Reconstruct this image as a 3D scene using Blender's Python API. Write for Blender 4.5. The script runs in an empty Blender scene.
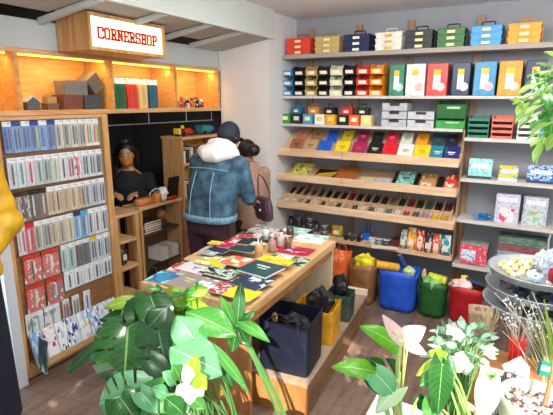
import bpy, bmesh, math, random
from mathutils import Vector, Matrix
rnd = random.Random(11)
SC = bpy.context.scene
COL = SC.collection
PI = math.pi
# ------------------------------------------------------------------ camera
FPX, YAW, PITCH, ROLL, CAMH = 455.0, math.radians(-29.53), math.radians(13.19), math.radians(0.285), 1.9
fw = Vector((math.sin(YAW)*math.cos(PITCH), math.cos(YAW)*math.cos(PITCH), -math.sin(PITCH)))
rt0 = Vector((math.cos(YAW), -math.sin(YAW), 0))
up0 = rt0.cross(fw)
rt = rt0*math.cos(ROLL) + up0*math.sin(ROLL)
up = up0*math.cos(ROLL) - rt0*math.sin(ROLL)
CAM = Vector((0, 0, CAMH))
cd = bpy.data.cameras.new('camera'); cam = bpy.data.objects.new('camera', cd); COL.objects.link(cam)
cd.sensor_fit = 'HORIZONTAL'; cd.sensor_width = 36.0; cd.lens = FPX*36.0/553.0; cd.clip_start = 0.02
cam.matrix_world = Matrix(((rt.x, up.x, -fw.x, 0), (rt.y, up.y, -fw.y, 0), (rt.z, up.z, -fw.z, CAMH), (0, 0, 0, 1)))
SC.camera = cam
def ray(px, py): return rt*((px-276.5)/FPX) + up*(-(py-207.5)/FPX) + fw
def P(px, py, d): return CAM + ray(px, py)*d                       # a point at depth d behind a pixel
def at(px, py, ax, v):                                             # the point of a pixel's ray on a plane of the room
    r = ray(px, py); i = 'xyz'.index(ax)
    return CAM + r*((v-CAM[i])/r[i])
# ------------------------------------------------------------------ world, sun, daylight, exposure
W = bpy.data.worlds.new('world'); SC.world = W; W.use_nodes = True
bg = W.node_tree.nodes['Background']; bg.inputs[0].default_value = (0.72, 0.86, 1.0, 1); bg.inputs[1].default_value = 1.0
SC.view_settings.view_transform = 'Standard'; SC.view_settings.look = 'None'
SC.view_settings.exposure = 0.0; SC.view_settings.gamma = 1.0
SC.view_settings.use_curve_mapping = False
def light(name, kind, loc, energy, color=(1, 1, 1), direction=None, size=None, size_y=None, angle=None, spread=None):
    d = bpy.data.lights.new(name, kind); d.energy = energy; d.color = color
    if kind == 'AREA':
        d.size = size
        if size_y: d.shape = 'RECTANGLE'; d.size_y = size_y
        if spread: d.spread = spread
    if angle is not None: d.angle = angle
    o = bpy.data.objects.new(name, d); COL.objects.link(o); o.location = loc
    if direction is not None: o.rotation_euler = Vector(direction).to_track_quat('-Z', 'Y').to_euler()
    return o
SUN_EL = math.radians(31.5); SUN_H = Vector((-0.45, 0.893, 0)).normalized()
sun_dir = SUN_H*math.cos(SUN_EL) + Vector((0, 0, -math.sin(SUN_EL)))
light('sun', 'SUN', (1.5, -3, 4), 12.0, (1.0, 0.93, 0.82), sun_dir, angle=0.009)
light('window_daylight', 'AREA', (0.2, -0.5, 1.5), 46, (0.86, 0.93, 1.0), (-0.15, 1, -0.05), 2.6, 1.9)
light('doorway_daylight', 'AREA', (-3.3, 0.9, 1.2), 22, (0.8, 0.9, 1.0), (1, 0.3, -0.1), 1.0, 1.8)
light('ceiling_lamp_light_1', 'AREA', (-0.9, 2.5, 2.66), 30, (1.0, 0.97, 0.93), (0, 0.35, -1), 1.4, 0.5)
light('ceiling_lamp_light_2', 'AREA', (0.4, 2.7, 2.66), 26, (1.0, 0.97, 0.93), (-0.1, 0.35, -1), 1.4, 0.5)
light('back_room_fill_light', 'POINT', (-3.75, 3.4, 2.4), 5, (1.0, 0.93, 0.82)).data.shadow_soft_size = 0.1  # added fill that lifts the dark back room, no fixture there
for i, p in enumerate(((-0.95, 1.45, 2.5), (0.75, 1.9, 2.5))):  # added point fills without fixtures, brighten the ceiling and shelves
    light('ceiling_fill_light_%d' % (i+1), 'POINT', p, 42, (1.0, 0.97, 0.94)).data.shadow_soft_size = 0.12
# ------------------------------------------------------------------ materials
def srgb(h):
    if isinstance(h, str):
        h = h.lstrip('#'); c = [int(h[i:i+2], 16)/255 for i in (0, 2, 4)]
    else: c = list(h)
    return tuple(x/12.92 if x <= 0.04045 else ((x+0.055)/1.055)**2.4 for x in c)+(1,)
MC = {}
def mat(c, rough=0.55, metal=0.0, bump=0.0, var=0.06, scale=30.0, spec=0.5, name=None, trans=0.0, emit=0.0):
    """solid colour with a little procedural variation"""
    key = (c, rough, metal, bump, var, scale, spec, trans, emit)
    if key in MC: return MC[key]
    m = bpy.data.materials.new(name or 'mat'); m.use_nodes = True
    nt = m.node_tree; b = nt.nodes['Principled BSDF']
    b.inputs['Roughness'].default_value = rough; b.inputs['Metallic'].default_value = metal
    b.inputs['Specular IOR Level'].default_value = spec
    base = srgb(c)
    tc = nt.nodes.new('ShaderNodeTexCoord'); n = nt.nodes.new('ShaderNodeTexNoise'); n.inputs['Scale'].default_value = scale
    nt.links.new(tc.outputs['Object'], n.inputs['Vector'])
    r = nt.nodes.new('ShaderNodeValToRGB')
    r.color_ramp.elements[0].position = 0.3; r.color_ramp.elements[1].position = 0.7
    r.color_ramp.elements[0].color = tuple(x*(1-var*2) for x in base[:3])+(1,)
    r.color_ramp.elements[1].color = tuple(min(1, x*(1+var)) for x in base[:3])+(1,)
    nt.links.new(n.outputs['Fac'], r.inputs['Fac']); nt.links.new(r.outputs['Color'], b.inputs['Base Color'])
    if bump:
        bp = nt.nodes.new('ShaderNodeBump'); bp.inputs['Strength'].default_value = bump; bp.inputs['Distance'].default_value = 0.01
        nt.links.new(n.outputs['Fac'], bp.inputs['Height']); nt.links.new(bp.outputs['Normal'], b.inputs['Normal'])
    if trans: b.inputs['Transmission Weight'].default_value = trans
    if emit:
        b.inputs['Emission Color'].default_value = base; b.inputs['Emission Strength'].default_value = emit
    MC[key] = m
    return m
def wood(c1, c2, axis='Y', scale=6.0, rough=0.55, key=None, planks=0.0):
    k = ('wood', c1, c2, axis, scale, rough, planks)
    if k in MC: return MC[k]
    m = bpy.data.materials.new('wood'); m.use_nodes = True
    nt = m.node_tree; b = nt.nodes['Principled BSDF']; b.inputs['Roughness'].default_value = rough
    tc = nt.nodes.new('ShaderNodeTexCoord'); mp = nt.nodes.new('ShaderNodeMapping')
    s = {'X': (0.12, 1, 1), 'Y': (1, 0.12, 1), 'Z': (1, 1, 0.12)}[axis]
    mp.inputs['Scale'].default_value = tuple(x*scale for x in s)
    nt.links.new(tc.outputs['Object'], mp.inputs['Vector'])
    n = nt.nodes.new('ShaderNodeTexNoise'); n.inputs['Scale'].default_value = 4; n.inputs['Detail'].default_value = 6; n.inputs['Roughness'].default_value = 0.65
    nt.links.new(mp.outputs['Vector'], n.inputs['Vector'])
    r = nt.nodes.new('ShaderNodeValToRGB'); r.color_ramp.elements[0].position = 0.35; r.color_ramp.elements[1].position = 0.68
    r.color_ramp.elements[0].color = srgb(c1); r.color_ramp.elements[1].color = srgb(c2)
    nt.links.new(n.outputs['Fac'], r.inputs['Fac'])
    out = r.outputs['Color']
    if planks:
        br = nt.nodes.new('ShaderNodeTexBrick'); br.inputs['Scale'].default_value = 1.0
        br.inputs['Brick Width'].default_value = 1.6; br.inputs['Row Height'].default_value = planks
        br.inputs['Mortar Size'].default_value = 0.003; br.inputs['Color1'].default_value = (1, 1, 1, 1); br.inputs['Color2'].default_value = (0.84, 0.84, 0.84, 1); br.inputs['Mortar'].default_value = (0.55, 0.55, 0.55, 1)
        mp2 = nt.nodes.new('ShaderNodeMapping'); mp2.inputs['Rotation'].default_value = (0, 0, math.radians(-12))
        nt.links.new(tc.outputs['Object'], mp2.inputs['Vector']); nt.links.new(mp2.outputs['Vector'], br.inputs['Vector'])
        mx = nt.nodes.new('ShaderNodeMixRGB'); mx.blend_type = 'MULTIPLY'; mx.inputs['Fac'].default_value = 1
        nt.links.new(out, mx.inputs[1]); nt.links.new(br.outputs['Color'], mx.inputs[2]); out = mx.outputs[0]
    nt.links.new(out, b.inputs['Base Color'])
    MC[k] = m
    return m
def printed(c, a, a2=None, scale=5.0, kind='blotch', amount=0.5, rough=0.4):
    """printed paper: base colour c with artwork in a (and a2)"""
    k = ('printed', c, a, a2, scale, kind, amount, rough)
    if k in MC: return MC[k]
    m = bpy.data.materials.new('printed_paper'); m.use_nodes = True
    nt = m.node_tree; b = nt.nodes['Principled BSDF']; b.inputs['Roughness'].default_value = rough
    tc = nt.nodes.new('ShaderNodeTexCoord'); mp = nt.nodes.new('ShaderNodeMapping')
    mp.inputs['Scale'].default_value = (scale, scale, scale); mp.inputs['Location'].default_value = (rnd.random()*9, rnd.random()*9, rnd.random()*9)
    nt.links.new(tc.outputs['Generated'], mp.inputs['Vector'])
    if kind == 'lines':
        n = nt.nodes.new('ShaderNodeTexBrick'); n.inputs['Scale'].default_value = 1.0; n.inputs['Brick Width'].default_value = 0.9; n.inputs['Row Height'].default_value = 0.45
        n.inputs['Color1'].default_value = (1, 1, 1, 1); n.inputs['Color2'].default_value = (0, 0, 0, 1); n.inputs['Mortar'].default_value = (0, 0, 0, 1); n.inputs['Mortar Size'].default_value = 0.12
        f = n.outputs['Color']
    elif kind == 'cells':
        n = nt.nodes.new('ShaderNodeTexVoronoi'); n.inputs['Scale'].default_value = 1.0
        sp = nt.nodes.new('ShaderNodeSeparateColor'); nt.links.new(n.outputs['Color'], sp.inputs[0]); f = sp.outputs[0]
    elif kind == 'wave':
        n = nt.nodes.new('ShaderNodeTexWave'); n.inputs['Scale'].default_value = 1.0; n.inputs['Distortion'].default_value = 1.5; f = n.outputs['Fac']
    else:
        n = nt.nodes.new('ShaderNodeTexNoise'); n.inputs['Scale'].default_value = 1.0; n.inputs['Detail'].default_value = 2; f = n.outputs['Fac']
    nt.links.new(mp.outputs['Vector'], n.inputs['Vector'])
    r = nt.nodes.new('ShaderNodeValToRGB'); r.color_ramp.interpolation = 'CONSTANT'
    e = r.color_ramp.elements; th = 1-amount if kind != 'blotch' else 0.62-0.3*(amount-0.2)
    e[0].position = 0; e[0].color = srgb(c); e[1].position = min(0.95, th); e[1].color = srgb(a)
    if a2:
        x = e.new(max(0.05, th-(0.08 if kind == 'blotch' else 0.22))); x.color = srgb(a2)
    nt.links.new(f, r.inputs['Fac']); nt.links.new(r.outputs['Color'], b.inputs['Base Color'])
    MC[k] = m
    return m
def leafmat(c1, c2, vein, gloss=0.35, trans=0.35, nv=9.0, streak=0.0):
    k = ('leaf', c1, c2, vein, gloss, trans, nv, streak)
    if k in MC: return MC[k]
    m = bpy.data.materials.new('leaf'); m.use_nodes = True
    nt = m.node_tree; b = nt.nodes['Principled BSDF']; b.inputs['Roughness'].default_value = gloss
    uv = nt.nodes.new('ShaderNodeUVMap'); sx = nt.nodes.new('ShaderNodeSeparateXYZ'); nt.links.new(uv.outputs[0], sx.inputs[0])
    def math_(op, a, bb):
        n = nt.nodes.new('ShaderNodeMath'); n.operation = op
        for i, v in enumerate((a, bb)):
            if v is None: continue
            if isinstance(v, (int, float)): n.inputs[i].default_value = v
            else: nt.links.new(v, n.inputs[i])
        return n.outputs[0]
    s = math_('ABSOLUTE', math_('SUBTRACT', sx.outputs[1], 0.5), None)
    t = sx.outputs[0]
    mid = math_('LESS_THAN', s, 0.016)
    w = math_('ABSOLUTE', math_('SINE', math_('MULTIPLY', math_('SUBTRACT', t, math_('MULTIPLY', s, 0.5)), nv*PI), None), None)
    side = math_('LESS_THAN', w, 0.2)
    v = math_('MAXIMUM', mid, math_('MULTIPLY', side, 0.16))
    tc = nt.nodes.new('ShaderNodeTexCoord'); n = nt.nodes.new('ShaderNodeTexNoise'); n.inputs['Scale'].default_value = 14
    nt.links.new(tc.outputs['Object'], n.inputs['Vector'])
    mx = nt.nodes.new('ShaderNodeMixRGB'); nt.links.new(n.outputs['Fac'], mx.inputs[0]); mx.inputs[1].default_value = srgb(c1); mx.inputs[2].default_value = srgb(c2)
    mx2 = nt.nodes.new('ShaderNodeMixRGB'); nt.links.new(v, mx2.inputs[0]); nt.links.new(mx.outputs[0], mx2.inputs[1]); mx2.inputs[2].default_value = srgb(vein)
    nt.links.new(mx2.outputs[0], b.inputs['Base Color'])
    tr = nt.nodes.new('ShaderNodeBsdfTranslucent'); nt.links.new(mx2.outputs[0], tr.inputs['Color'])
    ms = nt.nodes.new('ShaderNodeMixShader'); ms.inputs[0].default_value = trans
    nt.links.new(b.outputs[0], ms.inputs[1]); nt.links.new(tr.outputs[0], ms.inputs[2])
    nt.links.new(ms.outputs[0], nt.nodes['Material Output'].inputs['Surface'])
    MC[k] = m
    return m
def glassy(c=(0.9, 0.95, 0.95), alpha=0.25, rough=0.15):
    k = ('film', c, alpha, rough)
    if k in MC: return MC[k]
    m = bpy.data.materials.new('clear_film'); m.use_nodes = True
    nt = m.node_tree; b = nt.nodes['Principled BSDF']; b.inputs['Base Color'].default_value = srgb(c); b.inputs['Roughness'].default_value = rough
    t = nt.nodes.new('ShaderNodeBsdfTransparent'); ms = nt.nodes.new('ShaderNodeMixShader'); ms.inputs[0].default_value = alpha
    nt.links.new(t.outputs[0], ms.inputs[1]); nt.links.new(b.outputs[0], ms.inputs[2]); nt.links.new(ms.outputs[0], nt.nodes['Material Output'].inputs['Surface'])
    MC[k] = m
    return m
# ------------------------------------------------------------------ mesh builder
class MB:
    def __init__(s): s.v = []; s.f = []; s.m = []; s.sm = []; s.uv = {}
    def add(s, vs, fs, mi=0, smooth=False):
        b = len(s.v); s.v += [Vector(x) for x in vs]
        for f in fs: s.f.append([b+i for i in f]); s.m.append(mi); s.sm.append(smooth)
        return s
    def box(s, x0, x1, y0, y1, z0, z1, mi=0):
        vs = [(x, y, z) for z in (z0, z1) for y in (y0, y1) for x in (x0, x1)]
        return s.add(vs, [(0, 2, 3, 1), (4, 5, 7, 6), (0, 1, 5, 4), (2, 6, 7, 3), (0, 4, 6, 2), (1, 3, 7, 5)], mi)
    def obox(s, c, size, M=None, mi=0):
        M = M or Matrix.Identity(3); c = Vector(c); h = [x/2 for x in size]
        vs = [c + M @ Vector((x*h[0], y*h[1], z*h[2])) for z in (-1, 1) for y in (-1, 1) for x in (-1, 1)]
        return s.add(vs, [(0, 2, 3, 1), (4, 5, 7, 6), (0, 1, 5, 4), (2, 6, 7, 3), (0, 4, 6, 2), (1, 3, 7, 5)], mi)
    def frus(s, x0, x1, y0, y1, z0, z1, tx=0.0, ty=0.0, mi=0):
        """box whose top is wider by tx/ty on each side"""
        vs = [(x0, y0, z0), (x1, y0, z0), (x0, y1, z0), (x1, y1, z0), (x0-tx, y0-ty, z1), (x1+tx, y0-ty, z1), (x0-tx, y1+ty, z1), (x1+tx, y1+ty, z1)]
        return s.add(vs, [(0, 2, 3, 1), (4, 5, 7, 6), (0, 1, 5, 4), (2, 6, 7, 3), (0, 4, 6, 2), (1, 3, 7, 5)], mi)
    def tube(s, pts, r, seg=8, mi=0, caps=True, smooth=True, flat=1.0, updir=None):
        pts = [Vector(p) for p in pts]; n = len(pts)
        rs = r if isinstance(r, (list, tuple)) else [r]*n
        vs = []; ref = None
        for i, p in enumerate(pts):
            d = (pts[min(i+1, n-1)]-pts[max(i-1, 0)])
            d = d.normalized() if d.length > 1e-9 else Vector((0, 0, 1))
            if ref is None: ref = Vector(updir) if updir else (Vector((0, 0, 1)) if abs(d.z) < 0.9 else Vector((1, 0, 0)))
            a = ref - d*ref.dot(d); a = a.normalized() if a.length > 1e-6 else d.orthogonal().normalized()
            b = d.cross(a); ref = a
            for k in range(seg):
                t = 2*PI*k/seg; vs.append(p + b*math.cos(t)*rs[i] + a*math.sin(t)*rs[i]*flat)
        fs = [(i*seg+k, i*seg+(k+1) % seg, (i+1)*seg+(k+1) % seg, (i+1)*seg+k) for i in range(n-1) for k in range(seg)]
        s.add(vs, fs, mi, smooth)
        if caps:
            s.add(vs[:seg], [tuple(range(seg-1, -1, -1))], mi); s.add(vs[-seg:], [tuple(range(seg))], mi)
        return s
    def cyl(s, p0, p1, r0, r1=None, seg=16, mi=0, smooth=True):
        return s.tube([p0, p1], [r0, r0 if r1 is None else r1], seg, mi, True, smooth)
    def lathe(s, prof, c=(0, 0, 0), seg=20, mi=0, smooth=True, sx=1.0, sy=1.0):
        c = Vector(c); vs = []
        for r, z in prof:
            for k in range(seg):
                t = 2*PI*k/seg; vs.append(c+Vector((math.cos(t)*r*sx, math.sin(t)*r*sy, z)))
        n = len(prof)
        fs = [(i*seg+k, i*seg+(k+1) % seg, (i+1)*seg+(k+1) % seg, (i+1)*seg+k) for i in range(n-1) for k in range(seg)]
        fs.append(tuple(range(seg-1, -1, -1))); fs.append(tuple((n-1)*seg+k for k in range(seg)))
        return s.add(vs, fs, mi, smooth)
    def ball(s, c, r, seg=14, rings=9, mi=0, M=None):
        c = Vector(c); r = r if isinstance(r, (tuple, list)) else (r, r, r); M = M or Matrix.Identity(3)
        vs = [c+M @ Vector((0, 0, -r[2]))]
        for i in range(1, rings):
            a = -PI/2+PI*i/rings
            for k in range(seg):
                t = 2*PI*k/seg; vs.append(c+M @ Vector((math.cos(a)*math.cos(t)*r[0], math.cos(a)*math.sin(t)*r[1], math.sin(a)*r[2])))
        vs.append(c+M @ Vector((0, 0, r[2])))
        fs = [(0, 1+(k+1) % seg, 1+k) for k in range(seg)]
        for i in range(rings-2):
            for k in range(seg):
                a = 1+i*seg; fs.append((a+k, a+(k+1) % seg, a+seg+(k+1) % seg, a+seg+k))
        l = len(vs)-1; a = 1+(rings-2)*seg
        fs += [(a+k, a+(k+1) % seg, l) for k in range(seg)]
        return s.add(vs, fs, mi, True)
    def loft(s, rings, seg=24, mi=0, smooth=True, p=2.3):
        """rings: (centre, half-width x, half-depth y[, rotation about z])"""
        vs = []
        for rg in rings:
            c, a, b = Vector(rg[0]), rg[1], rg[2]; rz = rg[3] if len(rg) > 3 else 0
            for k in range(seg):
                t = 2*PI*k/seg; ct, st = math.cos(t), math.sin(t)
                x = a*math.copysign(abs(ct)**(2/p), ct); y = b*math.copysign(abs(st)**(2/p), st)
                vs.append(c+Vector((x*math.cos(rz)-y*math.sin(rz), x*math.sin(rz)+y*math.cos(rz), 0)))
        n = len(rings)
        fs = [(i*seg+k, i*seg+(k+1) % seg, (i+1)*seg+(k+1) % seg, (i+1)*seg+k) for i in range(n-1) for k in range(seg)]
        fs.append(tuple(range(seg-1, -1, -1))); fs.append(tuple((n-1)*seg+k for k in range(seg)))
        return s.add(vs, fs, mi, smooth)
    def prism(s, poly, o, u, v, th, mi=0):
        o, u, v = Vector(o), Vector(u), Vector(v); n = u.cross(v).normalized()*th; k = len(poly)
        vs = [o+u*a+v*b for a, b in poly]+[o+u*a+v*b+n for a, b in poly]
        return s.add(vs, [tuple(range(k-1, -1, -1)), tuple(range(k, 2*k))]+[(i, (i+1) % k, k+(i+1) % k, k+i) for i in range(k)], mi)
    def leaf(s, B, T, wide, N=None, mi=0, prof='heart', n=12, mcol=4, fold=0.25, droop=0.25, split=False, curl=0.35, sweep=0.0):
        """a curved leaf blade from base B to tip T; N is the side the upper face looks to"""
        B, T = Vector(B), Vector(T); X = (T-B); L = X.length; X.normalize()
        N = Vector(N) if N is not None else (CAM-(B+T)/2).normalized()+Vector((0, 0, 0.8))
        Y = N.cross(X).normalized(); Z = X.cross(Y)
        base = len(s.v); cols = 2*mcol+1
        for i in range(n+1):
            t = i/n
            if prof == 'heart': w = (math.sin(PI*min(1, (t*0.86+0.14)))**0.75)*(1-(0.1 if split else 0.35)*t)
            elif prof == 'lance': w = math.sin(PI*(0.06+0.94*t))**0.8*(1-0.2*t)
            else: w = math.sin(PI*(0.04+0.96*t))**0.9
            if i == n: w = 0.01
            for j in range(-mcol, mcol+1):
                q = j/mcol
                x = t*L
                if prof == 'heart': x -= 0.26*L*abs(q)**1.3*(1-t)**3
                x += sweep*L*abs(q)**1.2*t*(1-t)
                y = q*w*wide/2
                z = fold*abs(y) - droop*L*(t-0.35)**2 + droop*L*0.1225 - curl*abs(q)**2*wide*0.3 + 0.02*wide*math.sin(t*9+q*3)*abs(q)
                s.v.append(B+X*x+Y*y+Z*z); s.uv[len(s.v)-1] = (t, 0.5+q/2)
        gaps = set()
        if split:
            for k in range(5, n-3, 4): gaps.add(k)
        for i in range(n):
            for j in range(cols-1):
                q = min(abs(j-mcol), abs(j+1-mcol))/mcol
                if i in gaps and q >= 0.3: continue
                a = base+i*cols+j
                s.f.append([a, a+cols, a+cols+1, a+1]); s.m.append(mi); s.sm.append(True)
        return s
    def xform(s, M):
        s.v = [M @ v for v in s.v]; return s
    def mesh(s, name, mats):
        me = bpy.data.meshes.new(name); me.from_pydata([tuple(v) for v in s.v], [], s.f)
        for m in (mats if isinstance(mats, (list, tuple)) else [mats]): me.materials.append(m)
        me.polygons.foreach_set('material_index', s.m); me.polygons.foreach_set('use_smooth', s.sm)
        if s.uv:
            u = me.uv_layers.new(name='UVMap')
            for l in me.loops: u.data[l.index].uv = s.uv.get(l.vertex_index, (0, 0))
        me.update()
        return me
    def build(s, name, mats, parent=None, loc=None, rz=0.0, bevel=0.0, thick=0.0):
        o = bpy.data.objects.new(name, s.mesh(name, mats)); COL.objects.link(o)
        if parent is not None: o.parent = parent
        if loc is not None: o.location = loc
        if rz: o.rotation_euler = (0, 0, rz)
        if bevel:
            b = o.modifiers.new('edge', 'BEVEL'); b.width = bevel; b.segments = 2; b.limit_method = 'ANGLE'
        if thick:
            b = o.modifiers.new('thick', 'SOLIDIFY'); b.thickness = thick; b.offset = 0
        return o
def tag(o, label, cat, group=None):
    o['label'] = label; o['category'] = cat
    if group: o['group'] = group
    return o
def thing(name, label, cat, loc=(0, 0, 0), rz=0.0, group=None):
    o = bpy.data.objects.new(name, None); COL.objects.link(o); o.empty_display_size = 0.05
    o.location = loc; o.rotation_euler = (0, 0, rz)
    return tag(o, label, cat, group)
def struct(name, mb, mats, parent=None):
    o = mb.build(name, mats, parent)
    if parent is None: o['kind'] = 'structure'
    return o
def remesh(mb, voxel, smooth=4):
    """fuse overlapping closed shapes into one continuous surface"""
    tmp = bpy.data.objects.new('tmp', mb.mesh('tmp', [])); COL.objects.link(tmp)
    r = tmp.modifiers.new('r', 'REMESH'); r.mode = 'VOXEL'; r.voxel_size = voxel; r.use_smooth_shade = True
    if smooth:
        q = tmp.modifiers.new('s', 'SMOOTH'); q.iterations = smooth; q.factor = 0.5
    dg = bpy.context.evaluated_depsgraph_get(); dg.update()
    me = bpy.data.meshes.new_from_object(tmp.evaluated_get(dg))
    old = tmp.data; bpy.data.objects.remove(tmp); bpy.data.meshes.remove(old)
    for p in me.polygons: p.use_smooth = True
    return me
def obj_from(name, me, m, parent):
    me.materials.clear(); me.materials.append(m)
    o = bpy.data.objects.new(name, me); COL.objects.link(o); o.parent = parent
    return o
def rotz(a): return Matrix.Rotation(a, 3, 'Z')
def rotx(a): return Matrix.Rotation(a, 3, 'X')
def roty(a): return Matrix.Rotation(a, 3, 'Y')
ORD = ['first', 'second', 'third', 'fourth', 'fifth', 'sixth', 'seventh', 'eighth', 'ninth', 'tenth', 'eleventh', 'twelfth', 'thirteenth', 'fourteenth', 'fifteenth', 'sixteenth', 'seventeenth', 'eighteenth', 'nineteenth', 'twentieth', 'twenty-first', 'twenty-second', 'twenty-third', 'twenty-fourth']
# ------------------------------------------------------------------ the room
XL, XS, YB, ZC, YF = -2.925, -2.345, 4.55, 2.73, -0.6
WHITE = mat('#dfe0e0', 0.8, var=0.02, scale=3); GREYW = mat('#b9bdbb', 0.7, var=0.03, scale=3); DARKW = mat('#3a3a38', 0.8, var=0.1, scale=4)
BACKW = mat('#999ba1', 0.85, var=0.03, scale=3)
FLOORM = wood('#604d44', '#8a7464', 'Y', 5.0, 0.42, planks=0.16)
WOODL = wood('#b98a58', '#d8b083', 'Y', 5); WOODLX = wood('#c79f78', '#e4c8a8', 'X', 5); WOODZ = wood('#b07d48', '#d4a871', 'Z', 5)
OSB = wood('#b9823f', '#d9a662', 'Y', 9); TABLEW = wood('#b98e5c', '#dcb888', 'Y', 4); TABLEF = wood('#8f5f30', '#ac7a44', 'Z', 4)
struct('floor', MB().box(-2.87, 2.6, -0.75, YB+0.1, -0.1, 0), FLOORM)
struct('floor_entrance', MB().box(-5.0, -2.87, -1.2, 1.55, -0.1, 0.004), mat('#b4c6d6', 0.7, var=0.08, scale=6))
struct('floor_back_room', MB().box(-5.0, -2.87, 1.55, 4.2, -0.1, 0), mat('#41362f', 0.7))
struct('ceiling', MB().box(-2.96, 2.6, -0.75, YB+0.1, ZC+0.001, ZC+0.1), mat('#ecebed', 0.85, var=0.03, scale=2))
struct('wall_back', MB().box(XS-0.6, 2.6, YB, YB+0.1, 0, ZC), BACKW)
struct('wall_side', MB().box(-2.925, XS, 3.97, YB, 0, ZC), mat('#d8d8d8', 0.8, var=0.02, scale=3))
struct('wall_right', MB().box(2.5, 2.6, -0.75, YB, 0, ZC), WHITE)
fr = MB()
for x0, x1, z0, z1 in ((-2.925, -1.50, 0, ZC), (-1.50, -0.85, 0, 1.44), (-1.50, -0.85, 1.68, ZC), (-1.50, -1.47, 1.44, 1.68), (-1.36, -0.85, 1.44, 1.54), (-1.31, -0.85, 1.54, 1.68), (-1.47, -1.36, 1.52, 1.6), (-1.47, -1.39, 1.6, 1.68), (0.42, 0.70, 0, ZC), (1.9, 2.5, 0, ZC), (-0.85, -0.2, 0, ZC), (-0.2, 0.42, 2.56, ZC), (0.70, 1.9, 2.67, ZC), (-0.2, 0.42, 0, 0.35), (0.70, 1.9, 0, 0.35)):  # unseen wall; slits and solid parts shaped to place sun patches and shade
    fr.box(x0, x1, YF-0.08, YF, z0, z1)
struct('wall_front', fr, WHITE)
struct('wall_left', MB().box(-3.05, -2.935, -0.7, 3.97, 2.222, 2.405), GREYW)
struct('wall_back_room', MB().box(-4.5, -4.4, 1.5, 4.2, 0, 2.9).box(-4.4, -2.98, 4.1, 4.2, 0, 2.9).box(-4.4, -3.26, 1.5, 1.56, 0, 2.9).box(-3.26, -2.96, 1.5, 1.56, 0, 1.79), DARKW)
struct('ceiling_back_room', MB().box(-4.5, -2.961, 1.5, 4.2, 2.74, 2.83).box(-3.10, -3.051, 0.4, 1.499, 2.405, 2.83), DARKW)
# grey bulkhead above the opening
bk = MB(); bk.box(-2.33, -2.295, 0.3, 4.0, 2.475, ZC+0.1)
struct('trim_1', bk, mat('#c6ccc8', 0.5, var=0.02, scale=3), None)
pn = MB()
for y0, y1 in ((0.4, 1.45), (1.5, 1.98), (2.03, 2.52), (2.57, 3.05), (3.1, 3.5)):
    pn.add([(-2.33, y0, 2.50), (-2.33, y1, 2.50), (-2.80, y1, 2.445), (-2.80, y0, 2.445), (-2.33, y0, 2.52), (-2.33, y1, 2.52), (-2.80, y1, 2.465), (-2.80, y0, 2.465)], [(0, 1, 2, 3), (7, 6, 5, 4), (0, 4, 5, 1), (1, 5, 6, 2), (2, 6, 7, 3), (3, 7, 4, 0)])
pn.add([(-2.33, 3.52, 2.478), (-2.33, 3.97, 2.478), (-2.925, 3.97, 2.385), (-2.925, 3.52, 2.385), (-2.33, 3.52, 2.5), (-2.33, 3.97, 2.5), (-2.925, 3.97, 2.41), (-2.925, 3.52, 2.41)], [(0, 1, 2, 3), (7, 6, 5, 4), (0, 4, 5, 1), (1, 5, 6, 2), (2, 6, 7, 3), (3, 7, 4, 0)])
struct('trim_2', pn, mat('#a9aba6', 0.6, var=0.04, scale=3))
bm_ = MB()
for y in (1.475, 2.005, 2.545, 3.075, 3.52):
    bm_.add([(-2.33, y-0.018, 2.47), (-2.33, y+0.018, 2.47), (-2.93, y+0.018, 2.38), (-2.93, y-0.018, 2.38), (-2.33, y-0.018, 2.5), (-2.33, y+0.018, 2.5), (-2.93, y+0.018, 2.42), (-2.93, y-0.018, 2.42)], [(0, 1, 2, 3), (7, 6, 5, 4), (0, 4, 5, 1), (1, 5, 6, 2), (2, 6, 7, 3), (3, 7, 4, 0)])
bm_.box(-2.94, -2.9, 3.925, 3.97, 2.2, 2.40)
struct('trim_3', bm_, mat('#c3c8c4', 0.5, var=0.02))
sg = MB()
for y in (2.42, 2.49, 2.56): sg.box(-2.80, -2.77, y, y+0.018, 2.452, 2.62)
# white frame at the entrance
struct('trim_4', MB().box(-2.90, -2.83, 1.50, 1.565, 0, 1.79), mat('#cfd6dc', 0.5, var=0.02))
# ------------------------------------------------------------------ wall cabinet of lit niches
wc = thing('wall_cabinet', 'long wooden wall cabinet of four niches lit warm from above', 'cabinet', (0, 0, 0))
MB().box(-3.24, XL, 0.9, 3.965, 1.797, 1.83).build('bottom_board', WOODL, wc, bevel=0.003)
MB().box(-3.24, XL, 0.9, 3.965, 2.192, 2.22).build('top_board', WOODL, wc, bevel=0.003)
MB().box(-3.25, -3.22, 0.9, 3.965, 1.83, 2.192).build('back_panel', OSB, wc)
for y in (0.92, 1.79, 2.545, 3.27, 3.93): MB().box(-3.22, XL, y, y+0.03, 1.83, 2.192).build('divider', OSB, wc)
LED = mat('#ffb648', 0.5, emit=4.0, var=0.0)
for y0, y1 in ((0.98, 1.76), (1.84, 2.52), (2.6, 3.25), (3.32, 3.91)):
    MB().box(-2.985, -2.955, y0, y1, 2.18, 2.191).build('light_strip', LED, wc)
    light('niche_strip_light', 'AREA', (-2.99, (y0+y1)/2, 2.176), 2.6, (1.0, 0.66, 0.26), (-0.6, 0, -1), y1-y0, 0.02)
    bpy.data.objects[-1] if False else None
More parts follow.
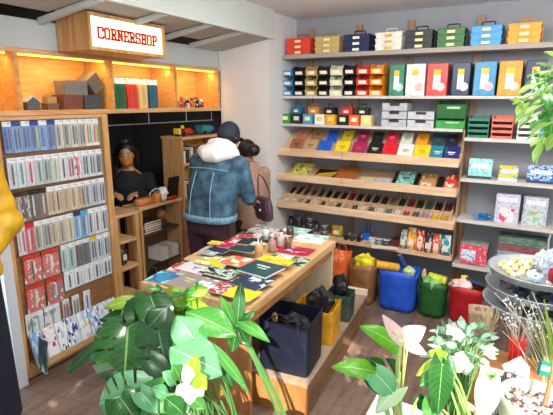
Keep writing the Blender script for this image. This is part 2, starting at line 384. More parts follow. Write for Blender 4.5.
# ------------------------------------------------------------------ light box sign
sgn = thing('lightbox_sign', 'glowing wooden lightbox sign with red slab lettering over the cabinet', 'sign', (-2.76, 2.47, 2.222))
hb = MB()
hb.box(-0.164, 0.13, -0.355, 0.35, 0, 0.235); hb.box(0.13, 0.16, -0.355, 0.35, 0, 0.022); hb.box(0.13, 0.16, -0.355, 0.35, 0.213, 0.235)
hb.box(0.13, 0.16, -0.355, -0.333, 0.022, 0.213); hb.box(0.13, 0.16, 0.328, 0.35, 0.022, 0.213)
hb.build('housing', WOODZ, sgn)
panel_ = MB().box(0.131, 0.147, -0.333, 0.328, 0.022, 0.213).build('glowing_panel', mat('#fff1cf', 0.5, var=0.03, scale=2.5, emit=1.05), sgn)
sg2 = MB()
for y in (-0.05, 0.02): sg2.box(-0.02, 0.0, y, y+0.02, 0.235, 0.36)
sg2.build('hanger', GREYW, sgn)
GL = {'C': [(4, 1, 4, .6), (3.6, .3, .8, .3), (.4, .3, .4, 5.7), (.8, 5.7, 3.6, 5.7), (4, 5.5, 4, 4.2)],
      'O': [(.4, 1, .4, 5), (3.8, 1, 3.8, 5), (.9, .3, 3.3, .3), (.9, 5.7, 3.3, 5.7)],
      'R': [(.9, 0.3, .9, 5.7), (.2, .3, 1.7, .3), (.2, 5.7, 3, 5.7), (3.6, 5.2, 3.6, 3.7), (.9, 3.1, 3.1, 3.1), (2.2, 3, 3.7, .5), (3.1, .3, 4.2, .3)],
      'N': [(.8, .3, .8, 5.7), (.1, .3, 1.5, .3), (.1, 5.7, 1.3, 5.7), (.9, 5.4, 3.4, .6), (3.5, .3, 3.5, 5.7), (2.9, 5.7, 4.2, 5.7)],
      'E': [(.9, .3, .9, 5.7), (.2, .3, 4, .3), (.2, 5.7, 4, 5.7), (.9, 3.1, 3, 3.1), (3.8, .4, 3.8, 1.4), (3.8, 4.6, 3.8, 5.6)],
      'S': [(3.7, 4.6, 3.7, 5.5), (.8, 5.7, 3.3, 5.7), (.4, 3.6, .4, 5.3), (.8, 3.1, 3.3, 3), (3.7, .8, 3.7, 2.7), (.8, .3, 3.3, .3), (.4, .5, .4, 1.5)],
      'H': [(.9, .3, .9, 5.7), (3.4, .3, 3.4, 5.7), (.9, 3, 3.4, 3), (.2, .3, 1.6, .3), (.2, 5.7, 1.6, 5.7), (2.7, .3, 4.1, .3), (2.7, 5.7, 4.1, 5.7)],
      'P': [(.9, .3, .9, 5.7), (.2, .3, 1.8, .3), (.2, 5.7, 3, 5.7), (3.6, 5.2, 3.6, 3.5), (.9, 2.9, 3.1, 2.9)]}
lt = MB(); u = 0.0118
for i, ch in enumerate('CORNERSHOP'):
    y0 = -0.275 + i*0.0555
    for x0, z0, x1, z1 in GL[ch]:
        a, b = Vector((0.150, y0+x0*u*0.92, 0.078+z0*u*1.03)), Vector((0.150, y0+x1*u*0.92, 0.078+z1*u*1.03))
        d = b-a; L = d.length+u*0.9; th = u*1.02
        lt.obox((a+b)/2, (0.006, L, th), rotx(math.atan2(d.z, d.y)))
lt.build('lettering', mat('#d8141e', 0.5, var=0.0), panel_)
# ------------------------------------------------------------------ things in the niches
def cardbox(name, label, c, x, y, w, d, h, rz=0, z=1.8305, tilt=0.0, lid=True, group=None):
    t = thing(name, label, 'box', (x, y, z), rz, group)
    b = MB().box(-d/2, d/2, -w/2, w/2, 0, h*(0.72 if lid else 1)); l = MB().box(-d/2-0.003, d/2+0.003, -w/2-0.003, w/2+0.003, h*0.72, h)
    if tilt:
        M = Matrix.Rotation(tilt, 4, 'X'); b.xform(M); l.xform(M)
    b.build('body', mat(c, 0.6, var=0.08), t)
    if lid: l.build('lid', mat(c, 0.5, var=0.04), t)
    return t
# small house shape
ho = thing('house_ornament', 'small dark grey house ornament with pale roof edge in the niche', 'ornament', (-3.02, 1.935, 1.8305))
MB().prism([(-.045, 0), (.045, 0), (.045, .05), (0, .085), (-.045, .05)], (-.03, 0, 0), (0, 1, 0), (0, 0, 1), 0.06).build('body', mat('#50585a', 0.5), ho)
MB().obox((0, .027, .073), (.066, .065, .008), rotx(-.66)).obox((0, -.027, .073), (.066, .065, .008), rotx(.66)).build('roof', mat('#c9c9c0', .5), ho)
cardbox('trinket_box', 'small brown lidded box beside the house ornament', '#6a5742', -3.03, 2.085, .085, .07, .045)
cardbox('trinket_box', 'tan wooden block box resting on the small brown box', '#b08a52', -3.04, 2.09, .07, .06, .045, z=1.8765, lid=False)
cardbox('gift_box', 'maroon brown lidded box under the grey box in the niche', '#6d3f33', -3.06, 2.255, .16, .12, .105)
cardbox('gift_box', 'dark slate lidded box beside the maroon box in the niche', '#3f474b', -3.06, 2.43, .16, .12, .105)
cardbox('gift_box', 'light grey lidded box on top of the maroon box', '#77746d', -3.06, 2.29, .19, .12, .10, z=1.9365)
cardbox('gift_box', 'taupe box tilted over against the light grey box', '#6b6357', -3.06, 2.499, .108, .13, .125, z=1.9735, tilt=0.66)
tb = thing('wooden_tray', 'shallow wooden tray standing at the back of the niche', 'tray', (-3.17, 2.03, 1.8305))
MB().box(-.03, .03, -.12, .12, 0, .08).build('body', OSB, tb); MB().box(.031, .036, -.1, .1, .01, .06).build('label_card', mat('#d6b98a', .6), tb)
for i, (c, nm) in enumerate((('#1f6b47', 'dark green'), ('#d23c30', 'bright red'), ('#d9b97a', 'tan'), ('#2b5f7c', 'blue'))):
    t = thing('document_file', nm+' upright file with white tab card in lit niche', 'file', (-3.05, 2.705+i*0.125, 1.8305), 0, 'upright files in the lit niche')
    MB().box(-.05, .05, -.05, .05, 0, .2).build('body', mat(c, .5), t, bevel=.004)
    MB().box(.0505, .052, -.04, .04, .02, .18).build('printed_front', printed(c, '#1d1d1d' if i != 3 else '#12324a', scale=6, kind='lines', amount=.4), t)
    MB().box(-.03, .045, -.05, .05, .2005, .245).build('tab_card', printed('#eef0f2', '#5a6b78', scale=3, kind='blotch', amount=.3), t)
FC = ['#2a2320', '#8e2f2a', '#d8cfc0', '#3b2a20', '#a0603a', '#1f1f22', '#c9b28a', '#7c3328']
for i in range(9):
    y = 3.44+i*0.05; h = .10+.03*math.sin(i*2.3)
    if i < 8:
        t = thing('figurine', ['black cat', 'red coated', 'cream', 'dark brown', 'copper', 'black and stout', 'pale gold', 'brick red'][i]+' small figurine standing in the last lit niche', 'figurine', (-3.04+0.03*((i % 3)-1), y, 1.8305), 0, 'figurines in the last niche')
        MB().lathe([(.022, 0), (.024, .02), (.017, h*.5), (.012, h*.62)], seg=10).build('body', mat(FC[i], .4), t)
        MB().ball((0, 0, h*.62+.014), .019, 10, 7).build('head', mat(FC[(i+3) % 8], .4), t)
        MB().tube([(0, -.018, h*.45), (.022, -.026, h*.3)], .006, 6).tube([(0, .018, h*.45), (.022, .024, h*.55)], .006, 6).build('arm', mat(FC[(i+5) % 8], .4), t)
# ------------------------------------------------------------------ peg rack with hanging packets
rk = thing('display_rack', 'tall wooden peg rack hung with rows of stationery packets', 'rack', (0, 0, 0))
MB().box(-2.955, -2.93, 1.60, 2.46, .05, 1.795).build('back_panel', wood('#7b5636', '#9a7048', 'Y', 6), rk)
MB().box(-2.955, -2.885, 1.567, 1.622, 0, 1.795).build('post', WOODZ, rk, bevel=.003)
MB().box(-2.955, -2.885, 2.40, 2.455, 0, 1.795).build('post', WOODZ, rk, bevel=.003)
MB().box(-2.93, -2.885, 1.622, 2.40, .0, .075).build('base_plank', WOODL, rk, bevel=.003)
MB().box(-2.93, -2.89, 1.622, 2.40, 1.772, 1.795).build('top_rail', WOODL, rk)
MB().box(-2.93, -2.80, 1.63, 2.40, .08, .095).box(-2.81, -2.80, 1.63, 2.40, .095, .125).build('tray', WOODL, rk)
for z in (1.545, 1.325, 1.105, .885): MB().box(-2.93, -2.919, 1.622, 2.40, z-.012, z+.002).build('hook_rail', wood('#5d432c', '#7a5a3b', 'Y', 6), rk)
FILM = glassy((0.9, .94, .96), .09, .12)
def packet(y, zt, w, h, c, pens, label, head='#e9eaea', art=None, fan=0.0, group=None):
    """a hook-hung stationery packet: backing card, header card, what is in it, clear sleeve"""
    t = thing('stationery_packet', label, 'packet', (-2.926, y, zt), 0, group)
    MB().tube([(-.001, 0, -.012), (.05, 0, -.012), (.055, 0, -.006)], .0016, 5).build('hook', mat('#9aa0a4', .3, .8), t)
    MB().box(.010, .014, -w/2, w/2, -h, -.025).build('backing_card', art or mat(c, .5), t)
    MB().box(.009, .018, -w/2, w/2, -.032, 0).build('header_card', mat(head, .5), t)
    k = len(pens)
    for i, pc in enumerate(pens):
        yy = (i-(k-1)/2)*w*.8/k
        MB().tube([(.021, yy, -h*.9), (.021, yy, -h*.85), (.021, yy, -h*.30), (.021, yy, -h*.2)], [.001, min(.006, w*.3/k), min(.006, w*.3/k), .003], 6).build('pen', mat(pc, .35), t)
    MB().box(.029, .0295, -w/2, w/2, -h, -.03).build('clear_sleeve', FILM, t)
    return t
def rowof(ys, zt, h, specs, rowname):
    for (y, w), (c, pens, nm, hd, art) in zip(ys, specs):
        packet(y, zt, w, h, c, pens, nm+' on the '+rowname, hd, art)
def span(a, b, n, gap=.004): return [(a+(b-a)*(i+.5)/n, (b-a)/n-gap) for i in range(n)]
WH = '#e6e8ea'
R1 = [('#5f86c4', ('#274a9a', '#3a5fae'), 'sky blue pen packet next to the doorway post', WH, None), ('#7d9fd0', ('#1d2f6a', '#2e4a86'), 'pale blue packet of navy pens, second from the doorway post', '#38539a', None),
      ('#6b95cf', ('#37357e', '#56409a'), 'blue packet of violet pens, third from the doorway post', WH, None), ('#5580c2', ('#203a80', '#d8d84a'), 'blue packet with one yellow pen, fourth from the doorway post', '#2f4c92', None),
      ('#7aa2d6', ('#2648a0', '#6aa0d8'), 'light blue packet of two blues, fifth from the doorway post', WH, None), ('#4f78b8', ('#1d2f6a', '#3a5fae'), 'deep blue packet, last of the blue ones', '#2a4488', None),
      ('#c8c3b8', ('#6b6358', '#e8e2d4'), 'cream and grey pen packet right after the blue ones', WH, None), ('#a9a59a', ('#4d463c', '#d8d0c0'), 'taupe pen packet, second after the blue ones', WH, None),
      ('#d9d2c2', ('#3a342c', '#7a7264'), 'beige packet of dark pens, third after the blue ones', WH, None), ('#bdb6aa', ('#7d6f8a', '#5e5648'), 'warm grey packet with a mauve pen', WH, None),
      ('#e8e6da', ('#d86a3a', '#4aa06a'), 'white packet of orange and green pens', WH, None), ('#ecebe2', ('#d8453a', '#e6c23a', '#4aa85a'), 'white packet of bright red, yellow and green pens', WH, None)]
rowof(span(1.655, 2.385, 12), 1.765, .20, R1, 'top hook row')
R2 = [('#cfd8de', ('#3a4258',), 'white bag with one slate marker', WH, None), ('#cfe2e6', ('#1f9aa8',), 'clear bag with one teal marker', WH, None), ('#e8c8d2', ('#a83255',), 'pink bag with one crimson marker', WH, None),
      ('#b9c3c6', ('#5a6a6c',), 'grey bag with one grey marker', WH, None), ('#b4bfbc', ('#48605a', '#8aa09a'), 'grey green bag with two markers', WH, None), ('#c6cfc6', ('#c8c83a',), 'clear bag with one lime marker', WH, None),
      ('#dadcdc', ('#3b3330',), 'white bag with one black marker', WH, None), ('#e2e2e2', ('#c83a58', '#7a2038'), 'white and crimson bag', WH, None), ('#e8e0e2', ('#d23a4e', '#f0f0f0'), 'white card printed in red script', WH, printed('#efe8ea', '#cf3a52', scale=5, amount=.45)),
      ('#d4dad6', ('#3a6a5a', '#202426'), 'bag of dark green liners', WH, None), ('#dfe2e2', ('#30343a', '#6a707a'), 'bag of black and grey liners', WH, None), ('#d2d6da', ('#20262e', '#3a6a5a', '#8a9098'), 'bag of three mixed liners', WH, None)]
rowof(span(1.655, 2.39, 12), 1.535, .20, R2, 'second hook row')
R3 = [('#4a2c22', ('#2a1812', '#e0d4c8'), 'brown packet of chestnut brushes', '#3a241c', printed('#5a3628', '#2c1812', '#d8c6b8', scale=4)), ('#5a3a2c', ('#301c14', '#c8b8a8'), 'chocolate packet of brushes', '#46301f', printed('#4f3020', '#e2d2c4', scale=4)),
      ('#3f2a20', ('#efe6dc', '#2a1812'), 'dark brown packet with white cord', '#2c1c14', None), ('#62402e', ('#e8dccc',), 'brown packet with one cream roller', '#3a241c', None),
      ('#d6bd92', ('#c9a468', '#8a6a3c'), 'tan packet of cedar pencils', WH, None), ('#d8c29a', ('#2f2a24', '#c9a468'), 'tan packet with one black pencil', WH, None), ('#ccb084', ('#b08a50', '#d8b880'), 'sand packet of raw pencils', WH, None),
      ('#dcc8a2', ('#7d5c34', '#e8d8b8'), 'cream packet of two pencils', WH, None), ('#cfb58a', ('#c09a5c', '#5c4426'), 'buff packet of pencils', WH, None), ('#b9b8c2', ('#4a4a58', '#e6e6ee'), 'grey packet of lilac liners', WH, None),
      ('#c4c2ca', ('#2e2e3a', '#8a88a0'), 'silver packet of dark liners', WH, None), ('#d2d0d6', ('#6a6878', '#30303c'), 'pale grey packet of fine liners', WH, None)]
rowof(span(1.655, 2.395, 12), 1.31, .20, R3, 'third hook row')
R4 = [('#e9d6da', ('#f4f0f0', '#d04a60'), 'white and rose packet', WH, None), ('#e04a58', ('#f2f2f2', '#c01f34'), 'red and white striped packet', '#d8202f', None), ('#bfb9aa', ('#6d6a5e', '#dcd6c8'), 'stone packet of grey pencils', WH, None),
      ('#b4ae9e', ('#7c8a84', '#5e564a'), 'khaki packet of pencils', WH, None), ('#d2c2a2', ('#a88a5a', '#e4d8bc'), 'wheat packet of pencils', WH, None), ('#c9bd9f', ('#8a744c', '#d8cfb4'), 'straw packet of pencils', WH, None),
      ('#d6c9aa', ('#b39a68',), 'cream packet of one thick pencil', WH, None), ('#8cc0dc', ('#3a8ac0', '#d8ecf4'), 'aqua blue packet', '#2a3a6a', None), ('#5aa2cf', ('#22609a', '#e4f0f6'), 'bright blue packet', '#5aa2cf', None),
      ('#c4ccd2', ('#3a424a', '#f0f2f4'), 'silver grey packet', WH, None), ('#e2e4e6', ('#8a2438', '#f4f4f4'), 'white packet with one burgundy pen', WH, None), ('#d4d8dc', ('#2a3038', '#9aa2aa'), 'white packet of charcoal pens', WH, None)]
rowof(span(1.66, 2.40, 12), 1.09, .21, R4, 'fourth hook row')
RED1 = printed('#d8442e', '#f0d8cc', '#b02a1c', scale=5, amount=.35)
for k, (y, z, nm) in enumerate(((1.74, .87, 'upper red packet with a black tag beside the doorway post'), (1.875, .87, 'upper red packet with pale figures next to teal packets'), (1.735, .655, 'lower red packet with a cream ribbon print'), (1.885, .655, 'lower red packet with a green and blue figure'))):
    packet(y, z, .125, .20, '#d8442e', (('#222222',) if k == 0 else ('#f0e0d0',) if k < 3 else ('#3a8a5a', '#3a6ab0')), nm, '#c8402c', RED1)
R5 = [('#c6d8d2', ('#4aa090', '#e4eeea'), 'mint packet', WH, None), ('#b4d2ca', ('#2f8a78', '#d8e8e2'), 'sea green packet', WH, None), ('#5a3238', ('#7a2430', '#3a1a20'), 'burgundy packet', WH, None), ('#2e4a40', ('#1f3a30', '#3a6a56'), 'bottle green packet', WH, None),
      ('#c9cfd6', ('#20242a', '#5a6068'), 'silver packet of black pens', '#d8b83a', None), ('#d6dade', ('#30343a', '#b0b6bc'), 'white packet of black pens', WH, None), ('#ccd2d8', ('#15181c', '#7a8088'), 'pale packet of technical pens', WH, None)]
rowof(span(1.96, 2.40, 7), .870, .20, R5, 'fifth hook row')
R6 = [('#eceef0', ('#1c1c1e',), 'wide white card with a black clip', WH, None), ('#e6e9ec', ('#222428', '#e8e8e8'), 'second white card with a black clip', WH, None), ('#e9ebee', ('#9aa6b8',), 'white card with a grey blue clip', WH, None), ('#dfe2e8', ('#2e3440', '#c8ccd4'), 'white pack of graphite refills', WH, None), ('#d9dce4', ('#3a3a48', '#5a5a68'), 'pale lilac pack of refills', WH, None)]
rowof(span(1.965, 2.40, 5), .665, .15, R6, 'sixth hook row')
R7 = [('#e9ecec', ('#6a8a7a', '#c8d0cc'), 'big white notched bag of bulldog clips', WH, printed('#e4e8e8', '#7a9a86', scale=4, kind='cells', amount=.3)), ('#e2e5e8', ('#8a9aa0',), 'second big white bag of clips', WH, printed('#e2e6ea', '#90a0a8', scale=4, kind='cells', amount=.3)),
      ('#d8b8c0', ('#b03a5a', '#2a2028'), 'small pink and black tube pack', WH, None), ('#dad6d2', ('#8a7a66', '#4a8a6a'), 'small beige and green tube pack', WH, None), ('#e0e2ea', ('#6a5a8a',), 'small white pack with a violet tube', WH, None)]
rowof([(1.71, .13), (1.845, .12), (1.955, .055), (2.04, .06), (2.14, .06)], .455, .17, R7, 'lowest hook row')
ZN = [('#7fa6dc', '#e8eef6', 'light blue zine'), ('#e9ecf2', '#d23a6a', 'white zine with pink dots'), ('#f0f2f4', '#202024', 'white zine with black roundels'), ('#c8d8f0', '#2f4a8a', 'ice blue zine'), ('#eef0f2', '#e0c83a', 'white zine with a yellow star'), ('#9ab8e4', '#283a6a', 'cornflower zine'), ('#e2e8ee', '#c8447a', 'pale zine with magenta print'), ('#d6dfe8', '#1c2430', 'grey blue zine')]
for i in range(8):
    y = 1.68+i*.092
    t = thing('zine', ZN[i][2]+' leaning in the bottom tray of the peg rack', 'booklet', (-2.822, y, .0955), 0, 'zines in the bottom tray of the peg rack')
    M = Matrix.Rotation(-.27, 4, 'Y')
    MB().box(0, .012, -.043, .043, .004, .235).xform(M).build('cover', printed(ZN[i][0], ZN[i][1], '#f4f4f6' if i % 2 else '#b8cce8', scale=6, kind='cells', amount=.16), t)
    MB().box(-.010, -.0005, -.042, .042, .004, .232).xform(M).build('pages', mat('#f2f2ee', .7), t)
lz = thing('zine', 'teal and white zine stuck out sideways by the rack post', 'booklet', (-2.80, 1.628, .10), 0.0)
MB().box(0, .09, -.004, .004, .0, .26).xform(Matrix.Rotation(.2, 4, 'Y')).build('cover', printed('#cfe6e0', '#2b6a64', '#1f2430', scale=4, kind='cells', amount=.5), lz)
# ------------------------------------------------------------------ counter area behind the opening
us = thing('ladder_shelf', 'narrow open wooden shelf unit between peg rack and counter', 'shelf', (0, 0, 0))
for y in (2.475, 2.70):
    for x in (-3.2, -2.96): MB().box(x, x+.035, y, y+.04, 0, .95).build('post', WOODZ, us, bevel=.003)
for z in (.22, .48, .72): MB().box(-3.2, -2.925, 2.515, 2.70, z, z+.025).build('shelf_board', WOODL, us)
MB().box(-3.2, -2.92, 2.465, 2.745, .95, .975).build('top_board', WOODL, us)
jw = thing('storage_jar', 'dark round jar with white ring mark on the ladder shelf', 'jar', (-3.03, 2.605, .5055))
MB().lathe([(.045, 0), (.05, .01), (.05, .12), (.04, .13), (.04, .15)], seg=16).build('body', mat('#3a2c22', .3), jw); MB().lathe([(.043, .1505), (.043, .17)], seg=16).build('lid', mat('#6a5030', .5), jw)
MB().obox((.051, 0, .07), (.002, .04, .05)).build('label_card', mat('#d8d2c4', .5), jw)
ct = thing('shop_counter', 'wooden shop counter with open dark shelves below, in front of the seated woman', 'counter', (0, 0, 0))
MB().box(-3.15, -2.93, 2.76, 3.31, .955, .985).build('top_board', WOODL, ct, bevel=.004)
MB().box(-3.14, -3.12, 2.77, 3.30, .0, .954).build('back_panel', wood('#5a4028', '#7a5836', 'Y'), ct)
for z in (.12, .40, .70): MB().box(-3.115, -2.95, 2.80, 3.27, z, z+.022).build('shelf_board', wood('#3f2f22', '#5a4432', 'Y'), ct)
for y in (2.77, 3.275): MB().box(-3.115, -2.94, y, y+.025, 0, .954).build('side_panel', WOODZ, ct)
# on the counter
lc = thing('leather_case', 'rounded tan leather case lying on the counter', 'case', (-3.0, 2.885, .9855), .0)
MB().loft([((0, 0, 0), .05, .1), ((0, 0, .02), .06, .11), ((0, 0, .05), .055, .105), ((0, 0, .062), .04, .09)], 20).build('body', mat('#b8713a', .5), lc); MB().box(-.02, .02, -.12, -.108, .01, .04).build('buckle', mat('#c9a24a', .3, .8), lc)
cu = thing('paper_cup', 'white stacked paper cup on the counter near the cabinet', 'cup', (-2.985, 3.11, .9855))
MB().lathe([(.03, 0), (.04, .06)], seg=16).build('cup_body', mat('#ece6da', .6), cu); MB().lathe([(.05, .0605), (.052, .07), (.044, .09), (.03, .125)], seg=16).build('lid', mat('#f4f0e8', .6), cu)
aj = thing('amber_jar', 'amber orange jar beside the white paper cup', 'jar', (-2.975, 3.02, .9855))
MB().lathe([(.035, 0), (.04, .01), (.04, .075), (.03, .09)], seg=16).build('body', mat('#c87a2c', .25), aj); MB().lathe([(.031, .0905), (.031, .105)], seg=16).build('lid', mat('#8a5a2a', .4), aj)
tr = thing('cord_lamp', 'white looped cable lamp ring lying on the counter before the laptop', 'lamp', (-3.085, 3.10, .9855))
MB().tube([(.04*math.cos(a*PI/8), .05*math.sin(a*PI/8), .066+.03*math.sin(a*PI/8)) for a in range(17)], .006, 6).build('ring', mat('#e8e4dc', .4), tr); MB().lathe([(.024, 0), (.024, .015), (.007, .025), (.007, .07)], (-.035, 0, 0), 12).build('base', mat('#2a2a2a', .4), tr)
lp = thing('laptop', 'open black laptop facing the seated woman on the counter', 'laptop', (-3.08, 3.235, .9855), 0)
MB().box(-.06, .09, -.07, .07, 0, .014).build('keyboard_base', mat('#18181a', .4), lp)
MB().box(.0, .012, -.07, .07, .0, .2).xform(Matrix.Translation((.09, 0, .012)) @ Matrix.Rotation(.15, 4, 'Y')).build('screen', mat('#101012', .4), lp)
# on the counter shelves
tray = thing('bead_tray', 'red tray of small red beads on the counter edge', 'tray', (-2.955, 3.19, .9855))
MB().box(-.02, .02, -.075, .075, 0, .012).build('body', mat('#8e1f1f', .4), tray)
bd = MB()
for i in range(26): bd.ball((rnd.uniform(-.016, .016), rnd.uniform(-.07, .07), .018), .008, 6, 4)
o = bd.build('beads', mat('#c43428', .3), tray); o['kind'] = 'stuff'
for i, (c, n) in enumerate((('#7a1f24', 'dark red'), ('#1e1c1c', 'black'), ('#b9a98f', 'stone'), ('#8a2a2a', 'brick red'), ('#2a2622', 'charcoal'))):
    t = thing('thin_book', n+' thin book lying in the pile under the counter top', 'book', (-3.035, 2.93, .7225+i*.022), .05*(i % 3-1), 'thin books piled under the counter top')
    MB().box(-.075, .08, -.11, .11, 0, .02).build('cover', mat(c, .5), t); MB().box(.0803, .0815, -.1, .1, .004, .016).build('pages', mat('#d8cdb8', .7), t)
for i, (z, h, n) in enumerate(((.4225, .06, 'lower'), (.4835, .055, 'upper'))):
    t = thing('paper_ream', n+' white paper ream on the middle counter shelf', 'paper', (-3.03, 3.12, z), 0)
    MB().box(-.08, .09, -.12, .12, 0, h).build('paper', mat('#e8e2da', .7), t); MB().box(-.081, .091, -.03, .03, 0, h+.001).build('paper_band', mat('#c9bda8', .6), t)
bu = thing('wooden_bust', 'small carved brown wooden head on the counter shelf', 'bust', (-3.05, 3.14, .7225))
MB().lathe([(.035, 0), (.04, .015), (.022, .03), (.022, .05)], seg=14).build('base', mat('#4a2f1c', .4), bu)
MB().ball((0, 0, .105), (.05, .045, .062), 14, 10).build('head', mat('#a8683c', .35, var=.2), bu); MB().tube([(.045, 0, .115), (.062, 0, .095), (.045, 0, .09)], .009, 6).build('nose', mat('#a8683c', .35), bu)
bk2 = thing('reed_basket', 'dark woven wire basket on the lowest counter shelf', 'basket', (-3.03, 2.95, .1425))
MB().lathe([(.06, 0), (.078, .12), (.073, .12), (.057, .008)], seg=18).build('bowl', mat('#54483c', .6), bk2); MB().tube([(.0, .076*math.cos(a), .12+.1*math.sin(a)) for a in [PI*i/8 for i in range(9)]], .005, 6).build('handle', mat('#9a948a', .4), bk2)
# hanging rail under the cabinet
ra = thing('hanging_rail', 'thin metal rail hung below the wall cabinet over the counter', 'rail', (0, 0, 0))
MB().cyl((-3.0, 2.48, 1.70), (-3.0, 3.92, 1.70), .006, seg=8).build('bar', mat('#a8a69e', .35, .8), ra)
for y in (2.5, 3.0, 3.5, 3.9): MB().cyl((-3.0, y, 1.70), (-3.0, y, 1.7965), .004, seg=6).build('hanger', mat('#a8a69e', .35, .8), ra)
# display cabinet
dc = thing('display_cabinet', 'upright wooden display cabinet with open shelves behind the man', 'cabinet', (0, 0, 0))
MB().box(-3.17, -2.92, 3.325, 3.35, 0, 1.535).build('side_panel', WOODZ, dc, bevel=.003); MB().box(-3.17, -2.92, 3.94, 3.962, 0, 1.535).build('side_panel', WOODZ, dc)
MB().box(-3.18, -2.90, 3.32, 3.965, 1.535, 1.56).build('top_board', WOODL, dc, bevel=.003); MB().box(-3.17, -3.155, 3.35, 3.94, 0, 1.535).build('back_panel', OSB, dc)
for z in (.3, .62, .95, 1.28): MB().box(-3.155, -2.93, 3.352, 3.938, z, z+.02).build('shelf_board', WOODL, dc)
BC = ['#e6e2da', '#3a332c', '#c9c2b2', '#57402a', '#e9e6e0', '#7a3226', '#2a2a2c', '#cfae6a', '#4a5a4a']
for r, z in enumerate((1.3005, .9705, .6405)):
    for i in range(9):
        t = thing('paperback', ['white', 'dark brown', 'stone', 'umber', 'ivory', 'rust', 'black', 'ochre', 'moss'][i]+' paperback upright on the '+['upper', 'middle', 'lower'][r]+' shelf of the display cabinet', 'book', (-3.04, 3.40+i*.058, z), 0, 'paperbacks in the display cabinet')
        h = .12+.05*((i*5+r*3) % 4)/4
        MB().box(-.07, .08, -.02, .02, 0, h).build('cover', mat(BC[(i+r*2) % 9] if r else BC[i], .5), t); MB().box(-.068, .0785, -.017, .017, h, h+.001).build('pages', mat('#e8e2d2', .7), t)
# toys on top
tc_ = thing('toy_car', 'red and yellow toy racing car on the display cabinet', 'toy', (-3.03, 3.53, 1.5605), PI/2)
MB().loft([((-.12, 0, .03), .01, .03), ((-.12, 0, .05), .01, .025)], 8).box(-.12, .14, -.03, .03, .02, .045).box(-.05, .05, -.022, .022, .045, .07).build('body', mat('#c42a24', .3), tc_)
MB().box(-.15, -.121, -.035, .035, .02, .075).build('nose', mat('#e8c83a', .4), tc_); MB().ball((-.06, 0, .085), .02, 8, 6).build('driver', mat('#e8c83a', .4), tc_)
for x in (-.09, .09):
    for y in (-.042, .042): MB().cyl((x, y-.011, .024), (x, y+.011, .024), .024, seg=14).build('wheel', mat('#17171a', .5), tc_)
tb2 = thing('toy_truck', 'teal and blue toy truck on the display cabinet behind the cap', 'toy', (-3.02, 3.80, 1.5605), PI/2)
MB().box(-.09, .06, -.045, .045, .02, .09).build('cargo_box', mat('#2a7a86', .4), tb2); MB().frus(.062, .12, -.042, .042, .02, .075, -.006, -.004).build('cab', mat('#2f5fc0', .35), tb2)
for x in (-.055, .085):
    for y in (-.052, .052): MB().cyl((x, y-.01, .02), (x, y+.01, .02), .02, seg=12).build('wheel', mat('#1a1a1c', .5), tb2)
# ------------------------------------------------------------------ people
SKIN = mat('#b98868', .5, var=.04, scale=20)
def hand(mb, w, d, side, curl=.6, pal=(0, 0, 1), s=1.0):
    """palm and five fingers: w wrist, d pointing direction, pal = back of the hand"""
    w, d, n = Vector(w), Vector(d).normalized(), Vector(pal); n = (n-d*n.dot(d)).normalized(); x = d.cross(n)*side
    c = w+d*.045*s
    M = Matrix((x, d, n)).transposed()
    mb.ball(c, (.041*s, .052*s, .017*s), 12, 8, M=M)
    for i, (off, L) in enumerate(((-.03, .062), (-.01, .074), (.011, .07), (.03, .054))):
        p = c+x*off*s+d*.043*s; pts = [p-d*.02*s]; a = 0; dd = d
        for seg_ in range(3):
            a += curl*(.35+.3*seg_); dd = d*math.cos(a)-n*math.sin(a); pts.append(pts[-1]+dd*(L/2.4)*s)
        mb.tube(pts, [.010*s, .0095*s, .0085*s, .006*s], 8)
    p = c-x*.032*s-d*.02*s; q = p-x*.026*s+d*.03*s-n*.012*s
    mb.tube([p, q, q+d*.03*s+x*.006*s-n*.012*s], [.012*s, .011*s, .007*s], 8)
def head(mb, c, f, u=(0, 0, 1), s=1.0):
    """head with nose, ears, jaw and brow; f = facing"""
    c, f, u = Vector(c), Vector(f).normalized(), Vector(u).normalized(); u = (u-f*u.dot(f)).normalized(); x = f.cross(u)
    M = Matrix((x, f, u)).transposed()
    g = lambda a, b, d_: c+x*a*s+f*b*s+u*d_*s
    mb.ball(g(0, -.008, .02), (.076*s, .096*s, .1*s), 18, 12, M=M); mb.ball(g(0, .025, -.045), (.058*s, .068*s, .075*s), 16, 10, M=M)
    mb.tube([g(0, .085, .015), g(0, .11, -.022), g(0, .09, -.034)], [.008*s, .015*s, .01*s], 8)
    for k in (-1, 1):
        mb.ball(g(.078*k, -.012, -.008), (.012*s, .02*s, .032*s), 8, 6, M=M)
    mb.ball(g(0, .084, -.066), (.024*s, .012*s, .009*s), 10, 6, M=M)
    return g, M
def face(parent, g, M, s, lip='#a05a50', mouth=True):
    e = MB(); pu = MB(); br = MB()
    for k in (-1, 1):
        e.ball(g(.03*k, .078, .012), (.012*s, .0075*s, .006*s), 10, 6, M=M); pu.ball(g(.03*k, .0855, .012), (.006*s, .004*s, .0065*s), 8, 6, M=M)
        br.tube([g(.014*k, .091, .031), g(.03*k, .09, .036), g(.046*k, .078, .031)], .0035*s, 6)
    e.build('eye_white', mat('#e8e2dc', .3), parent); pu.build('iris', mat('#1c120c', .2), parent); br.build('eyebrow', mat('#1a1310', .7), parent)
    if mouth: MB().tube([g(-.02, .088, -.066), g(0, .097, -.064), g(.02, .088, -.066)], [.004*s, .006*s, .004*s], 6).build('mouth', mat(lip, .4), parent)
